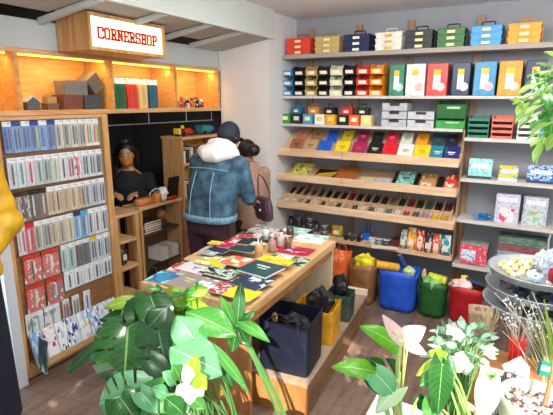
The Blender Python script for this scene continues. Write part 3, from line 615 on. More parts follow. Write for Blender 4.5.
def jacket_mesh(mb, hip, chest, sh, neck, arms, hipw, chw, shw, thick=1.0, sleeve=1.0):
    hip, chest, sh, neck = map(Vector, (hip, chest, sh, neck))
    mb.loft([(hip, hipw, .125*thick), (hip.lerp(chest, .35), hipw*.97, .125*thick), (hip.lerp(chest, .7), chw*.98, .135*thick), (chest, chw, .14*thick), (chest.lerp(sh, .5), chw*.98, .13*thick), (sh, shw, .105*thick), (sh.lerp(neck, .45), shw*.62, .09*thick), (neck, .075, .075)], 28, p=2.5)
    for a, e, w in arms:
        a, e, w = map(Vector, (a, e, w))
        mb.ball(a, (.088*sleeve, .088*sleeve, .085*sleeve), 14, 9)
        mb.tube([a, a.lerp(e, .5), e, e.lerp(w, .5), w], [.082*sleeve, .075*sleeve, .066*sleeve, .06*sleeve, .05*sleeve], 16)
# --- man in the denim jacket, seen from behind
def denim():
    k = ('denim',)
    m = bpy.data.materials.new('denim'); m.use_nodes = True; nt = m.node_tree; b = nt.nodes['Principled BSDF']; b.inputs['Roughness'].default_value = .8
    tc = nt.nodes.new('ShaderNodeTexCoord')
    n = nt.nodes.new('ShaderNodeTexNoise'); n.inputs['Scale'].default_value = 13; n.inputs['Detail'].default_value = 7; nt.links.new(tc.outputs['Object'], n.inputs['Vector'])
    r = nt.nodes.new('ShaderNodeValToRGB'); r.color_ramp.elements[0].position = .34; r.color_ramp.elements[1].position = .72
    r.color_ramp.elements[0].color = srgb('#1a3448'); r.color_ramp.elements[1].color = srgb('#4a6f86'); nt.links.new(n.outputs['Fac'], r.inputs['Fac'])
    nt.links.new(r.outputs['Color'], b.inputs['Base Color'])
    bp = nt.nodes.new('ShaderNodeBump'); bp.inputs['Strength'].default_value = .5; bp.inputs['Distance'].default_value = .02; nt.links.new(n.outputs['Fac'], bp.inputs['Height']); nt.links.new(bp.outputs['Normal'], b.inputs['Normal'])
    return m
DEN = denim()
man = thing('person', 'man in navy cap, white hood and blue denim jacket, back turned, at the table', 'person', (-2.305, 2.905, 0), math.radians(0))
hip, ch, sh, nk, hd = (.02, 0, .98), (.05, .05, 1.24), (.07, .1, 1.43), (.08, .15, 1.52), Vector((.095, .2, 1.615))
armR = ((.275, .08, 1.40), (.335, .12, 1.13), (.22, .34, 1.06)); armL = ((-.135, .08, 1.40), (-.205, .10, 1.13), (-.1, .32, 1.06))
b = MB()
g, M = head(b, hd, (0.05, 1, -.45))
b.tube([nk, hd-Vector((0, .01, .05))], [.062, .06], 14)
b.loft([((0, 0, .9), .165, .115), ((.02, 0, 1.0), .165, .11), (ch, .175, .115), (sh, .165, .09), (nk, .06, .06)], 24)
for s_, ar in ((1, armR), (-1, armL)):
    b.tube(ar, [.05, .043, .03], 12); b.tube([(.09*s_, 0, .93), (.1*s_, .03, .5), (.1*s_, 0, .09)], [.088, .062, .045], 14)
    b.ball((.1*s_, .06, .045), (.045, .125, .042), 12, 8); hand(b, ar[2], (-.3*s_, .9, -.3), -s_, .5)
obj_from('body', remesh(b, .009, 3), SKIN, man)
face(man, g, M, 1.0)
j = MB(); jacket_mesh(j, (.035, -.01, .975), ch, sh, nk, (armR, armL), .228, .228, .205, 1.15, .93)
obj_from('denim_jacket', remesh(j, .012, 3), DEN, man)
MB().loft([((.035, -.01, .95), .236, .156), ((.035, -.01, .975), .238, .157), ((.037, -.01, 1.0), .236, .156)], 32, p=2.5).build('jacket_hem', mat('#6f95ab', .9, var=.25, scale=60, bump=.6), man)
sm = MB()
def seam(pts): sm.tube(pts, .0035, 5)
zz = 1.37
seam([(-.12+.38*i/12, -.062-.012*math.sin(PI*i/12), zz+.01*math.sin(PI*i/12)) for i in range(13)])
for s_ in (-1, 1): seam([(.06-.02*i/8+s_*(.085+.02*i/8), -.087-.055*math.sin(min(1, i/5)*PI/2)+.01*i/8*-1, 1.355-.36*i/8) for i in range(9)])
sm.build('jacket_seam', mat('#86a8ba', .9), man)
h = MB(); HX = .08; h.tube([(.14, .12, 1.48), (.12, .03, 1.50), (.05, -.03, 1.485), (-.03, -.035, 1.485), (-.11, .02, 1.50), (-.145, .12, 1.48)], [.042, .055, .065, .065, .055, .042], 14)
h.ball((0, .0, 1.50), (.115, .065, .065), 16, 10); h.tube([(-.12, .12, 1.52), (-.07, .075, 1.565), (.0, .06, 1.575), (.07, .075, 1.565), (.12, .12, 1.52)], .038, 12)
h.xform(Matrix.Translation((HX, 0, 0))); obj_from('hood', remesh(h, .01, 4), mat('#e4e0e0', .85, var=.05, bump=.3), man)
c = MB(); u_ = Vector((0, .4, .92)).normalized(); f_ = Vector((0, .92, -.4)).normalized(); Mc = Matrix((Vector((1, 0, 0)), f_, u_)).transposed()
c.add([hd+u_*.005+Mc @ Vector((.086*math.cos(t)*math.cos(a), .103*math.sin(t)*math.cos(a)-.010, .112*math.sin(a))) for a in [-.42+(PI/2+.42)*i/8 for i in range(9)] for t in [2*PI*q/24 for q in range(24)]],
      [(i*24+q, i*24+(q+1) % 24, (i+1)*24+(q+1) % 24, (i+1)*24+q) for i in range(8) for q in range(24)], 0, True)
hq = MB(); hq.ball(hd+Vector((0, -.03, -.02)), (.078, .084, .09), 16, 10); hq.build('hair', mat('#1a1412', .6), man)
CAPM = mat('#1d2233', .75, var=.1)
c.build('cap', CAPM, man, thick=.006)
MB().prism([(-.07, .085), (-.06, .13), (-.03, .17), (0, .18), (.03, .17), (.06, .13), (.07, .085), (0, .1)], hd+u_*.015, Vector((1, 0, 0)), f_, .006).build('cap_peak', CAPM, man)
t_ = MB()
for s_ in (1, -1): t_.tube([(.09*s_, 0, .95), (.1*s_, .03, .5), (.1*s_, 0, .1)], [.11, .088, .075], 18)
t_.loft([((0, 0, .84), .18, .13), ((0, 0, .98), .185, .13)], 24)
obj_from('trousers', remesh(t_, .012, 3), mat('#3a1f2e', .8, var=.15), man)
sh_ = MB()
for s_ in (1, -1): sh_.ball((.1*s_, .065, .045), (.055, .145, .0445), 14, 9)
sh_.build('shoe', mat('#1c1c1e', .5), man)
# --- person with the hair bun, beyond the man
bun = thing('person', 'person with dark hair bun and tan coat half hidden behind the denim jacket', 'person', (-2.37, 3.68, 0), math.radians(62)); bun.scale = (.95, .95, .95)
hd = Vector((0, .1, 1.50)); nk = (0, .04, 1.40); sh = (0, .01, 1.30); ch = (0, 0, 1.12)
aR = ((.155, 0, 1.27), (.18, .02, 1.02), (.12, .2, .95)); aL = ((-.155, 0, 1.27), (-.18, .02, 1.02), (-.12, .2, .95))
b = MB(); g, M = head(b, hd, (0, 1, -.35), s=.97); b.tube([nk, hd-Vector((0, .02, .05))], [.052, .05], 12)
b.loft([((0, 0, .82), .15, .1), (ch, .15, .1), (sh, .14, .08), (nk, .05, .05)], 22)
for s_, ar in ((1, aR), (-1, aL)):
    b.tube(ar, [.043, .038, .027], 12); b.tube([(.08*s_, 0, .86), (.085*s_, .02, .46), (.085*s_, 0, .08)], [.08, .055, .042], 14)
    b.ball((.085*s_, .06, .04), (.04, .115, .039), 12, 8); hand(b, ar[2], (-.2*s_, .95, -.2), -s_, .5, s=.9)
obj_from('body', remesh(b, .009, 3), SKIN, bun); face(bun, g, M, .97)
hr = MB(); hr.ball(hd+Vector((0, -.018, .022)), (.092, .098, .1), 16, 10); hr.ball(hd+Vector((0, -.09, -.0)), (.06, .06, .05), 12, 8); hr.ball(hd+Vector((0, -.16, .02)), (.066, .062, .062), 12, 8)
obj_from('hair', remesh(hr, .009, 2), mat('#1b1412', .5, var=.3, scale=60), bun)
j = MB(); jacket_mesh(j, (0, 0, .72), ch, sh, nk, (aR, aL), .165, .165, .16, 1.0, .8); obj_from('tan_coat', remesh(j, .012, 3), mat('#a88672', .8, var=.1), bun)
t_ = MB()
for s_ in (1, -1): t_.tube([(.08*s_, 0, .82), (.085*s_, .02, .46), (.085*s_, 0, .08)], [.1, .075, .06], 16)
obj_from('trousers', remesh(t_, .012, 3), mat('#2a2328', .8), bun)
s2 = MB()
for s_ in (1, -1): s2.ball((.085*s_, .06, .041), (.047, .13, .0405), 12, 8)
s2.build('shoe', mat('#2a201c', .5), bun)
bg_ = thing('shoulder_bag', 'plum shoulder bag with white button hanging beside the denim jacket', 'bag', (-2.03, 3.36, .87), math.radians(-28))
MB().loft([((0, 0, 0), .10, .035), ((0, 0, .03), .125, .045), ((0, 0, .13), .12, .04), ((0, 0, .2), .095, .025)], 22, p=3).build('body', mat('#4a2f42', .5, var=.1), bg_)
MB().prism([(-.1, .2), (.1, .2), (.115, .1), (.08, .065), (-.08, .065), (-.115, .1)], (0, -.047, 0), (1, 0, 0), (0, 0, 1), -.008).build('flap', mat('#54384c', .5), bg_)
MB().ball((.03, -.06, .1), (.013, .006, .013), 10, 6).build('button', mat('#efe9e4', .4), bg_)
MB().tube([(-.09, 0, .19), (-.16, .03, .33), (-.2, .06, .38), (-.13, .07, .35), (.05, .03, .25), (.09, 0, .19)], .007, 6).build('strap', mat('#3a2434', .5), bg_)
# --- woman seated behind the counter
wo = thing('person', 'seated woman with black hair, ochre face mask and black top behind the counter', 'person', (-3.48, 3.17, 0), math.radians(-138)); wo.scale = (1.0, 1.0, 1.0)
hd = Vector((.0, .12, 1.40)); nk = (0, .06, 1.27); sh = (0, .03, 1.17); ch = (0, 0, 1.0)
aR = ((.18, .03, 1.14), (.24, .12, .93), (.10, .31, 1.05)); aL = ((-.18, .03, 1.14), (-.24, .12, .95), (-.08, .31, 1.05))
b = MB(); g, M = head(b, hd, (.02, 1, -.22)); b.tube([nk, hd-Vector((0, .01, .05))], [.054, .052], 12)
b.loft([((0, -.02, .66), .17, .13), ((0, 0, .8), .14, .105), (ch, .15, .105), (sh, .145, .085), (nk, .052, .052)], 22)
for s_, ar in ((1, aR), (-1, aL)):
    b.tube(ar, [.043, .038, .027], 12); b.tube([(.09*s_, 0, .68), (.1*s_, .17, .66), (.1*s_, .15, .28)], [.085, .064, .045], 14)
    b.ball((.1*s_, .15, .25), (.04, .05, .042), 12, 8); hand(b, ar[2], (-.5*s_, .85, -.1), -s_, .5, s=.9)
obj_from('body', remesh(b, .009, 3), mat('#c08a6a', .5, var=.04), wo); face(wo, g, M, 1.0, mouth=False)
hr = MB(); hr.ball(hd+Vector((0, -.02, .045)), (.094, .108, .092), 18, 12)
for s_ in (-1, 1): hr.tube([hd+Vector((.07*s_, .01, .06)), hd+Vector((.094*s_, -.02, -.02)), hd+Vector((.095*s_, -.03, -.09)), hd+Vector((.08*s_, -.04, -.15))], [.03, .032, .03, .018], 10)
hr.tube([hd+Vector((0, -.08, .05)), hd+Vector((0, -.1, -.08)), hd+Vector((0, -.09, -.24))], [.07, .08, .05], 12)
obj_from('hair', remesh(hr, .009, 2), mat('#0e0c0d', .45, var=.2, scale=60), wo)
MB().add([g(.067*math.sin(t)*(1-.25*max(0, v)), .028+.085*math.cos(t)-.012*abs(v)+(.012 if abs(t) < .2 else 0), -.05-.042*v) for v in (-1, -.5, 0, .5, 1) for t in [-1.25+2.5*q/12 for q in range(13)]],
         [(i*13+q, i*13+q+1, (i+1)*13+q+1, (i+1)*13+q) for i in range(4) for q in range(12)], 0, True).build('face_mask', mat('#b8742c', .8), wo, thick=.004)
st_ = MB()
for s_ in (-1, 1): st_.tube([g(.066*s_, .05, -.03), g(.083*s_, .0, -.01), g(.084*s_, -.025, -.01)], .0025, 5)
st_.build('mask_strap', mat('#b8742c', .8), wo)
j = MB(); jacket_mesh(j, (0, -.02, .66), ch, sh, (0, .055, 1.235), (aR, aL), .18, .18, .172, 1.05, .85); obj_from('black_top', remesh(j, .011, 3), mat('#131315', .8), wo)
t_ = MB()
for s_ in (1, -1): t_.tube([(.09*s_, -.02, .68), (.1*s_, .17, .66), (.1*s_, .15, .3)], [.1, .078, .06], 14)
t_.loft([((0, -.02, .6), .17, .13), ((0, -.02, .74), .175, .135)], 20); obj_from('trousers', remesh(t_, .012, 3), mat('#1a1b20', .8), wo)
sl = thing('bar_stool', 'dark stool under the seated woman behind the counter', 'stool', (-3.52, 3.215, 0), math.radians(-138))
MB().lathe([(.13, .53), (.14, .54), (.14, .56), (.13, .567)], seg=22).build('seat', mat('#2a2320', .6), sl)
for k in range(4):
    a = PI/4+k*PI/2; MB().cyl((.1*math.cos(a), .1*math.sin(a), .53), (.15*math.cos(a), .15*math.sin(a), 0), .014, seg=8).build('leg', mat('#2a2320', .6), sl)
MB().tube([(.125*math.cos(a), .125*math.sin(a), .27) for a in [2*PI*i/16 for i in range(17)]], .008, 6).build('footrest', mat('#55504a', .4, .7), sl)
# --- person in the mustard jacket at the doorway
yp = thing('person', 'person in mustard yellow puffer jacket and navy trousers cut off at the doorway', 'person', (-2.72, 1.16, 0.0045), math.radians(-150)); yp.scale = (1.1, 1.1, 1.1)
hd = Vector((0, .03, 1.62)); nk = (0, 0, 1.5); sh = (0, 0, 1.42); ch = (0, 0, 1.2)
aR = ((.21, 0, 1.38), (.28, -.02, 1.12), (.24, .2, .98)); aL = ((-.21, 0, 1.38), (-.28, -.02, 1.12), (-.24, .2, .98))
b = MB(); g, M = head(b, hd, (0, 1, 0)); b.tube([nk, hd-Vector((0, .01, .05))], [.06, .058], 12)
b.loft([((0, 0, .85), .16, .11), (ch, .17, .115), (sh, .16, .09), (nk, .06, .06)], 22)
for s_, ar in ((1, aR), (-1, aL)):
    b.tube(ar, [.05, .042, .03], 12); b.tube([(.1*s_, 0, .9), (.11*s_, .02, .48), (.11*s_, 0, .08)], [.085, .06, .045], 14)
    b.ball((.11*s_, .06, .043), (.043, .125, .042), 12, 8); hand(b, ar[2], (0, .3, -1), -s_, .5, pal=(s_, 0, 0))
obj_from('body', remesh(b, .009, 3), SKIN, yp); face(yp, g, M, 1)
hr = MB(); hr.ball(hd+Vector((0, -.025, .035)), (.088, .1, .095), 16, 10); obj_from('hair', remesh(hr, .009, 2), mat('#2a1e16', .6), yp)
j = MB(); jacket_mesh(j, (0, 0, .84), ch, sh, nk, (aR, aL), .235, .235, .215, 1.35, 1.3)
for z in (.88, .99, 1.1, 1.21, 1.32): j.loft([((0, 0, z-.035), .225, .155), ((0, 0, z), .242, .17), ((0, 0, z+.035), .225, .155)], 28, p=2.5)
for s_, ar in ((1, aR), (-1, aL)):
    a, e, w = map(Vector, ar)
    for q in (.25, .6, .95): pt = a.lerp(e, q); j.ball(pt, (.106, .106, .085), 14, 8)
    for q in (.35, .8): pt = e.lerp(w, q); j.ball(pt, (.085, .085, .06), 14, 8)
obj_from('puffer_jacket', remesh(j, .013, 3), mat('#d0a01c', .5, var=.12, scale=14, bump=.35), yp)
t_ = MB()
for s_ in (1, -1): t_.tube([(.1*s_, 0, .9), (.12*s_, .01, .5), (.13*s_, 0, .04)], [.125, .125, .12], 18)
t_.loft([((0, 0, .78), .19, .13), ((0, 0, .9), .19, .135)], 22); obj_from('trousers', remesh(t_, .013, 3), mat('#141a28', .85), yp)
s2 = MB()
for s_ in (1, -1): s2.ball((.12*s_, .07, .045), (.053, .14, .0445), 12, 8)
s2.build('shoe', mat('#dfe4ea', .6), yp)
# ------------------------------------------------------------------ centre table and low platform
TR = math.radians(2.6); TO = Vector((-1.252, 1.922, 0))
TX, TY = Vector((math.cos(TR), math.sin(TR), 0)), Vector((-math.sin(TR), math.cos(TR), 0))
tbl = thing('display_table', 'large light wooden display table covered in zines and notebooks', 'table', TO, TR)
MB().box(-.79, 0, 0, 1.375, .745, .80).build('table_top', TABLEW, tbl, bevel=.003)
MB().box(-.775, -.012, .012, .04, 0, .7445).build('front_panel', TABLEF, tbl, bevel=.003)
MB().box(-.775, -.012, 1.325, 1.36, .241, .7445).build('end_panel', wood('#cdb48c', '#e6d2b0', 'Z', 4), tbl)
MB().box(-.775, -.745, .045, 1.32, .60, .7445).build('side_rail', TABLEF, tbl)
MB().box(-.04, -.012, .045, 1.32, .69, .7445).build('side_rail', TABLEF, tbl)
PR = math.radians(4.6); plat = thing('low_platform', 'low wooden platform under the table carrying tote bags', 'platform', (-1.02, 2.19, 0), PR)
MB().box(-.93, 0, 0, 1.46, .218, .24).build('top_board', wood('#85725f', '#a5917a', 'Y', 4), plat, bevel=.002)
MB().box(-.92, -.006, .004, .03, 0, .2175).build('front_board', TABLEF, plat); MB().box(-.03, -.006, .032, 1.45, 0, .2175).build('side_board', wood('#6a4c34', '#94704c', 'Y', 5), plat)
MB().box(-.40, 0, 1.43, 1.46, .2405, .29).build('back_lip', wood('#d2bda0', '#e6d6c0', 'X', 5), plat)
ZT = .8008
placed = []
def rects_meet(a, b):
    for r in (a, b):
        for k in (0, 1):
            t = r[4]+k*PI/2; ax = (math.cos(t), math.sin(t)); e = []
            for s in (a, b):
                c, sn = math.cos(s[4]), math.sin(s[4])
                e.append(abs((c*ax[0]+sn*ax[1])*s[2])+abs((-sn*ax[0]+c*ax[1])*s[3]))
            if abs((a[0]-b[0])*ax[0]+(a[1]-b[1])*ax[1]) > e[0]+e[1]: return False
    return True
def loc_uv(p): d = Vector((p[0], p[1], 0))-TO; return d.dot(TX), d.dot(TY)
def book(px, py, w, l, rz, c, label, art=None, th=.006, name='booklet', cat='booklet', lift=0, title=None):
    p = at(px, py, 'z', .8); u, v = loc_uv(p)
    u = min(max(u, -.79+w*.5+.004), -.004-w*.5*1.0); v = max(v, l*.5+.005)
    base = 0.0
    me = (u, v, w/2+.003, l/2+.003, math.radians(rz))
    for q_, top in placed:
        if rects_meet(me, q_): base = max(base, top)
    z = ZT+base+.0004; placed.append((me, base+th+.0012))
    q = TO+TX*u+TY*v
    t = thing(name, label+' on the display table', cat, (q.x, q.y, z), TR+math.radians(rz), 'printed matter on the display table')
    MB().box(-w/2, w/2, -l/2, l/2, 0, th*.15).box(-w/2, w/2, -l/2, l/2, th*.85, th).box(-w/2, -w/2+.003, -l/2, l/2, th*.15, th*.85).build('cover', art or mat(c, .4, var=.03), t)
    MB().box(-w/2+.0035, w/2-.001, -l/2+.001, l/2-.001, th*.16, th*.84).build('pages', mat('#efeae0', .7), t)
    if title: MB().box(-w*.25, w*.2, l*.12, l*.2, th, th+.0008).box(-w*.12, w*.2, -.04*l, .02*l, th, th+.0008).build('cover_print', mat(title, .5), t)
    return t
PP = printed
book(161, 277, 0.207, 0.188, 4, '#3f9ac4', 'teal and blue swirl zine at the doorway corner', PP('#3a8fc0', '#86d4cc', '#2f6aa4', scale=2.2, amount=.5))
book(187, 283, 0.183, 0.213, -6, '#958c88', 'plain warm grey booklet near the front edge', title='#d8c88a')
book(171, 266, 0.159, 0.138, 8, '#b03a48', 'small crimson and white zine behind the teal one', PP('#b23a4a', '#e8d8d8', scale=3, amount=.4))
book(197, 269, 0.232, 0.188, -5, '#e4d2da', 'pale pink booklet with a thin blue drawing', PP('#e6d6de', '#7a86b8', scale=3.2, amount=.26))
book(181, 256, 0.220, 0.163, 3, '#cfae84', 'plain kraft booklet at the aisle edge')
book(220, 275, 0.244, 0.150, -4, '#2a3a34', 'black and green leaf print booklet', PP('#1f2c28', '#86b89a', '#e0e8e0', scale=5, amount=.42))
book(209, 288, 0.159, 0.163, -3, '#dfe0dc', 'white booklet with grey pattern at the front edge', PP('#e4e2de', '#8a9298', scale=5, kind='cells', amount=.35))
book(227, 293, 0.171, 0.163, -2, '#b82a48', 'red and cream pattern booklet at the front edge', PP('#b82c48', '#f0d8d8', '#7a1a30', scale=5, amount=.42))
book(238, 302, 0.183, 0.150, -4, '#f2d21c', 'bright yellow booklet at the near corner')
book(252, 288, 0.207, 0.200, -8, '#22344e', 'navy booklet with white circle line drawing', PP('#22344e', '#cfdce8', scale=3.5, amount=.25))
book(214, 265, 0.232, 0.163, 0, '#e6cc28', 'yellow zine with white and green fruit print', PP('#e6cc2c', '#f4f0dc', '#8ab84a', scale=3, amount=.5))
book(238, 266, 0.195, 0.175, -3, '#dfe4dc', 'white zine with coral and lime print', PP('#e4e6de', '#e0605a', '#a8d06a', scale=3, amount=.5))
book(262, 270, 0.195, 0.200, -2, '#e0605a', 'coral red booklet beneath the dark green notebook', PP('#e0645c', '#c84a4a', scale=3, amount=.3))
book(261, 277, 0.232, 0.213, -9, '#1f4a4c', 'thick dark green notebook with gilt title', th=.018, name='notebook', cat='notebook', title='#c8dcc8')
book(276, 267, 0.244, 0.112, -2, '#f0cc28', 'yellow strip booklet along the side edge', PP('#f0cc2c', '#d89a1c', scale=3, amount=.3))
book(203, 252, 0.146, 0.125, 6, '#c9b8a8', 'beige booklet at the aisle edge behind the kraft one')
book(211, 247, 0.159, 0.125, 2, '#e8c030', 'golden yellow booklet beside the man')
book(219, 255, 0.159, 0.125, -4, '#22324e', 'small navy booklet among yellow ones')
book(231, 252, 0.183, 0.125, 0, '#bc2a48', 'crimson booklet in the middle of the table', PP('#bc2a48', '#e8c8cc', scale=3, amount=.25))
book(243, 256, 0.183, 0.125, 2, '#1f4a4a', 'dark teal booklet before the tan pot')
book(226, 242, 0.171, 0.125, -3, '#c02440', 'cherry red booklet below the jacket hem')
book(239, 237, 0.159, 0.112, 4, '#c82a44', 'scarlet and white booklet toward the back', PP('#c82c46', '#f0dada', scale=2.5, amount=.35))
book(238, 245, 0.171, 0.125, -6, '#e6e2de', 'white booklet with faint grey print', PP('#e8e4e0', '#b0acaa', scale=5, amount=.3))
book(251, 244, 0.183, 0.163, 5, '#1f3a36', 'black green folder behind the tan pot')
book(253, 236, 0.183, 0.138, 2, '#e8dfe0', 'pale sheet booklet with black text block', PP('#e8e0e0', '#2a2a2c', scale=4, kind='lines', amount=.3))
book(250, 229, 0.195, 0.112, -3, '#e6d4da', 'pinkish white booklet at the far aisle corner', PP('#e8d8dc', '#8a7a80', scale=5, amount=.3))
book(272, 232, 0.195, 0.138, 6, '#dcd6d8', 'white and grey booklet at the far edge', PP('#e2dcde', '#4a4a4e', scale=4, amount=.3))
book(272, 241, 0.171, 0.125, -4, '#35503f', 'forest green booklet beside the bottles')
book(296, 262, 0.293, 0.163, -2, '#2a2c2e', 'black booklet with white and green pattern along the side edge', PP('#26282a', '#c8ccc4', '#5a9a5a', scale=4, amount=.45))
book(293, 251, 0.305, 0.188, -1, '#a81c3c', 'deep red booklet with pale line drawing', PP('#a81c3c', '#e0b8c0', scale=4, amount=.25))
book(311, 240, 0.244, 0.188, 3, '#d4ece8', 'white and mint sheet pad at the far corner', PP('#e6f2f0', '#7accc0', scale=2, amount=.35), th=.02, name='paper_pad', cat='pad')
book(296, 233, 0.220, 0.150, -3, '#8fd2c8', 'mint green sheet pad beside the brushes', PP('#8fd2c8', '#e6f4f0', scale=2, amount=.4), name='paper_pad', cat='pad')
for i, (px, py, w, l, rz, c, a2, nm) in enumerate(((247, 224, .14, .1, 6, '#e6d8de', '#9a8890', 'blush sheet with grey text by the far aisle corner'), (262, 227, .13, .09, -4, '#ece6e6', '#3a3a3e', 'white sheet with black heading at the far edge'), (283, 240, .12, .09, 5, '#d8ccd0', '#a06a7a', 'rose tinted sheet behind the bottles'), (233, 233, .13, .09, -2, '#2a2c30', '#d8d4d0', 'black booklet with white stripe by the jacket hem'), (246, 239, .11, .08, 3, '#c8283e', '#f0e0e0', 'red leaflet between white sheets'), (196, 246, .1, .08, 5, '#e4c83a', '#f4ecc0', 'yellow leaflet at the aisle side'), (209, 259, .12, .08, -4, '#8a98a4', '#dfe4e8', 'blue grey leaflet among the yellow ones'), (258, 247, .11, .08, 4, '#e8e4e0', '#8a8a8c', 'white leaflet before the glass tumbler'), (285, 258, .11, .08, -5, '#ece0d0', '#b87a3a', 'cream leaflet beside the dark brush pot'))):
    book(px, py, w, l, rz, c, nm, PP(c, a2, scale=4, amount=.3), th=.004, name='leaflet')
def topz(px, py, r=.03):
    u, v = loc_uv(at(px, py, 'z', .8)); b = 0
    for q_, top in placed:
        if rects_meet((u, v, r, r, 0), q_): b = max(b, top)
    q = TO+TX*u+TY*v; return Vector((q.x, q.y, ZT+b+.0006))
def vase(px, py, prof, c, nm, sticks=(), name='brush_pot', lid=None):
    t = thing(name, nm, 'pot', topz(px, py)); MB().lathe(prof, seg=18).build('body', mat(c, .45, var=.12), t)
    if sticks:
        zr = prof[-1][1]
        for i, (sc, hh) in enumerate(sticks):
            a = i*2.4; o = MB().tube([(.004*math.cos(a), .004*math.sin(a), zr-.002), (.018*math.cos(a), .018*math.sin(a), zr+hh), (.021*math.cos(a), .021*math.sin(a), zr+hh+.012)], [.004, .005, .003], 6).build('brush', mat(sc, .4)); o.location = t.location
            tag(o, ['pale', 'cream', 'dark', 'tan', 'brown'][i % 5]+' brush stuck in the '+nm, 'brush', 'brushes in the '+nm.split(' on ')[0])
    if lid: MB().lathe(lid[0], seg=16).build('cap', mat(lid[1], .4), t)
    return t
vase(259, 259, [(.026, 0), (.03, .006), (.028, .05), (.03, .1), (.026, .105), (.02, .1)], '#c89a68', 'tan turned wooden pot on the table', (('#f2f0ea', .03), ('#eceae4', .035), ('#f4f2ee', .025)))
vase(272, 252, [(.026, 0), (.03, .006), (.03, .075), (.014, .095), (.014, .11)], '#b88a84', 'dusty pink bottle on the table', name='bottle', lid=([(.016, .1105), (.016, .13)], '#e8dcd8'))
vase(281, 247, [(.026, 0), (.03, .006), (.03, .075), (.013, .095), (.013, .115)], '#d8c0bc', 'pale rose bottle on the table', name='bottle', lid=([(.015, .1155), (.015, .135)], '#7a5a54'))
vase(266, 243, [(.022, 0), (.028, .08), (.025, .08), (.02, .006)], '#c8d8d4', 'pale glass tumbler on the table', (('#f0f4f0', .03), ('#dfe8e4', .03), ('#e8f0ea', .02)))
vase(288, 249, [(.026, 0), (.028, .08), (.024, .08), (.022, .006)], '#7a5a44', 'dark brown brush pot on the table', (('#d8c090', .05), ('#e0cfa8', .06), ('#8a6a44', .05), ('#cdb27c', .055), ('#5a4230', .06)))
vase(290, 237, [(.028, 0), (.03, .08), (.026, .08), (.024, .006)], '#4a3a3a', 'black brown brush pot on the table', (('#2a2426', .06), ('#3a3034', .05), ('#b89a78', .06), ('#6a5048', .06)))
# ------------------------------------------------------------------ bags
def crumple(c, r, seed, n=10, mb=None):
    mb = mb or MB(); rr = random.Random(seed); b0 = len(mb.v); mb.ball((0, 0, 0), 1, n+4, n)
    for i in range(b0, len(mb.v)):
        v = mb.v[i]; k = 1+.22*math.sin(v.x*5.1+seed)*math.cos(v.y*4.3+seed*1.7)+rr.uniform(-.14, .14)
        mb.v[i] = Vector(c)+Vector((v.x*r[0]*k, v.y*r[1]*k, v.z*r[2]*k))
    for i in range(len(mb.sm)): mb.sm[i] = False
    return mb
def tote(label, loc, rz, w, d, h, c, inner='#101014', flare=.02, handles=None, soft=0, mark=None, name='tote_bag', sag=0):
    t = thing(name, label, 'bag', loc, rz); m = mat(c, .5, var=.14, scale=11, bump=.9)
    N = 28; rows = 7; mb = MB()
    def ring(f, k, inset=0):
        vs = []
        for i in range(N):
            a = 2*PI*i/N; ct, st = math.cos(a), math.sin(a); p = 2/(13 if not soft else 3.2)
            x = (w/2-inset+flare*f)*math.copysign(abs(ct)**p, ct); y = (d/2-inset+flare*f)*math.copysign(abs(st)**p, st)
            wob = soft*.018*math.sin(a*5+f*6+k)+soft*.012*math.sin(a*9-f*11)
            z = h*f+(soft*.02*math.sin(a*3+k) if f > .9 else 0)-sag*(1-abs(ct))*f*f
            vs.append(Vector((x*(1+wob*2), y*(1+wob*2), z)))
        return vs
    k = hash(label) % 7 if False else len(label) % 7
    outer = [ring(i/rows, k) for i in range(rows+1)]; inr = [ring(1, k, .006), ring(.55, k, .007)]
    rings = outer+inr; vs = [v for r in rings for v in r]
    fs = [(i*N+j, i*N+(j+1) % N, (i+1)*N+(j+1) % N, (i+1)*N+j) for i in range(len(rings)-1) for j in range(N)]
    fs.append(tuple(range(N-1, -1, -1))); fs.append(tuple((len(rings)-1)*N+j for j in range(N)))
    mb.add(vs, fs, 0, bool(soft)); mb.build('bag_body', m, t)
    if handles:
        for s in (-1, 1):
            y = s*(d/2+flare*.9+.004)
            MB().tube([(-w*.22, y, h*.8), (-w*.2, y*.96, h+.01), (-w*.12, y*.7+.02, h+handles), (w*.12, y*.7+.02, h+handles), (w*.2, y*.96, h+.01), (w*.22, y, h*.8)], .009, 6, flat=.4).build('handle', m, t)
    if mark: MB().box(-w*.16, w*.16, -d/2-flare-.0045, -d/2-flare*.6-.001, h*.45, h*.66).build('printed_mark', mat(mark, .5), t)
    return t
def filler(label, p, r, c, seed, name='paper_filler', art=None):
    o = crumple((0, 0, 0), r, seed).build(name, art or mat(c, .6, var=.2, scale=20)); o.location = p
    return tag(o, label, 'paper')
PZ = .2405
def pz(px, py): return at(px, py, 'z', PZ)
a = pz(313, 371); b_ = pz(264, 381)
q = tote('big navy canvas tote standing at the front of the platform', (-1.235, 2.385, PZ), math.radians(7), .33, .31, .345, '#0b1226', flare=.004, sag=.012)
MB().tube([(-.1, -.161, .29), (-.1, -.165, .35), (-.05, -.10, .36), (.06, -.09, .36), (.1, -.165, .35), (.1, -.161, .29)], .008, 6, flat=.4).build('handle', mat('#131d36', .6), q)
filler('black cloth stuffed in the navy tote', (-1.235, 2.43, PZ+.25), (.10, .07, .055), '#0c0d12', 3)
filler('small tan card standing in the navy tote', (-1.33, 2.33, PZ+.305), (.022, .012, .035), '#d8a860', 8)
q = tote('mustard yellow canvas tote behind the navy tote', (-1.225, 2.78, PZ), math.radians(8), .28, .25, .26, '#d69a1e', flare=.004, sag=.02)
filler('black cloth bundle spilling over the yellow tote', (-1.22, 2.80, PZ+.25), (.095, .085, .10), '#0b0c10', 5)
q = tote('bottle green canvas tote at the far end of the platform', (-1.195, 3.135, PZ), math.radians(6), .19, .17, .21, '#33493f', flare=.004)
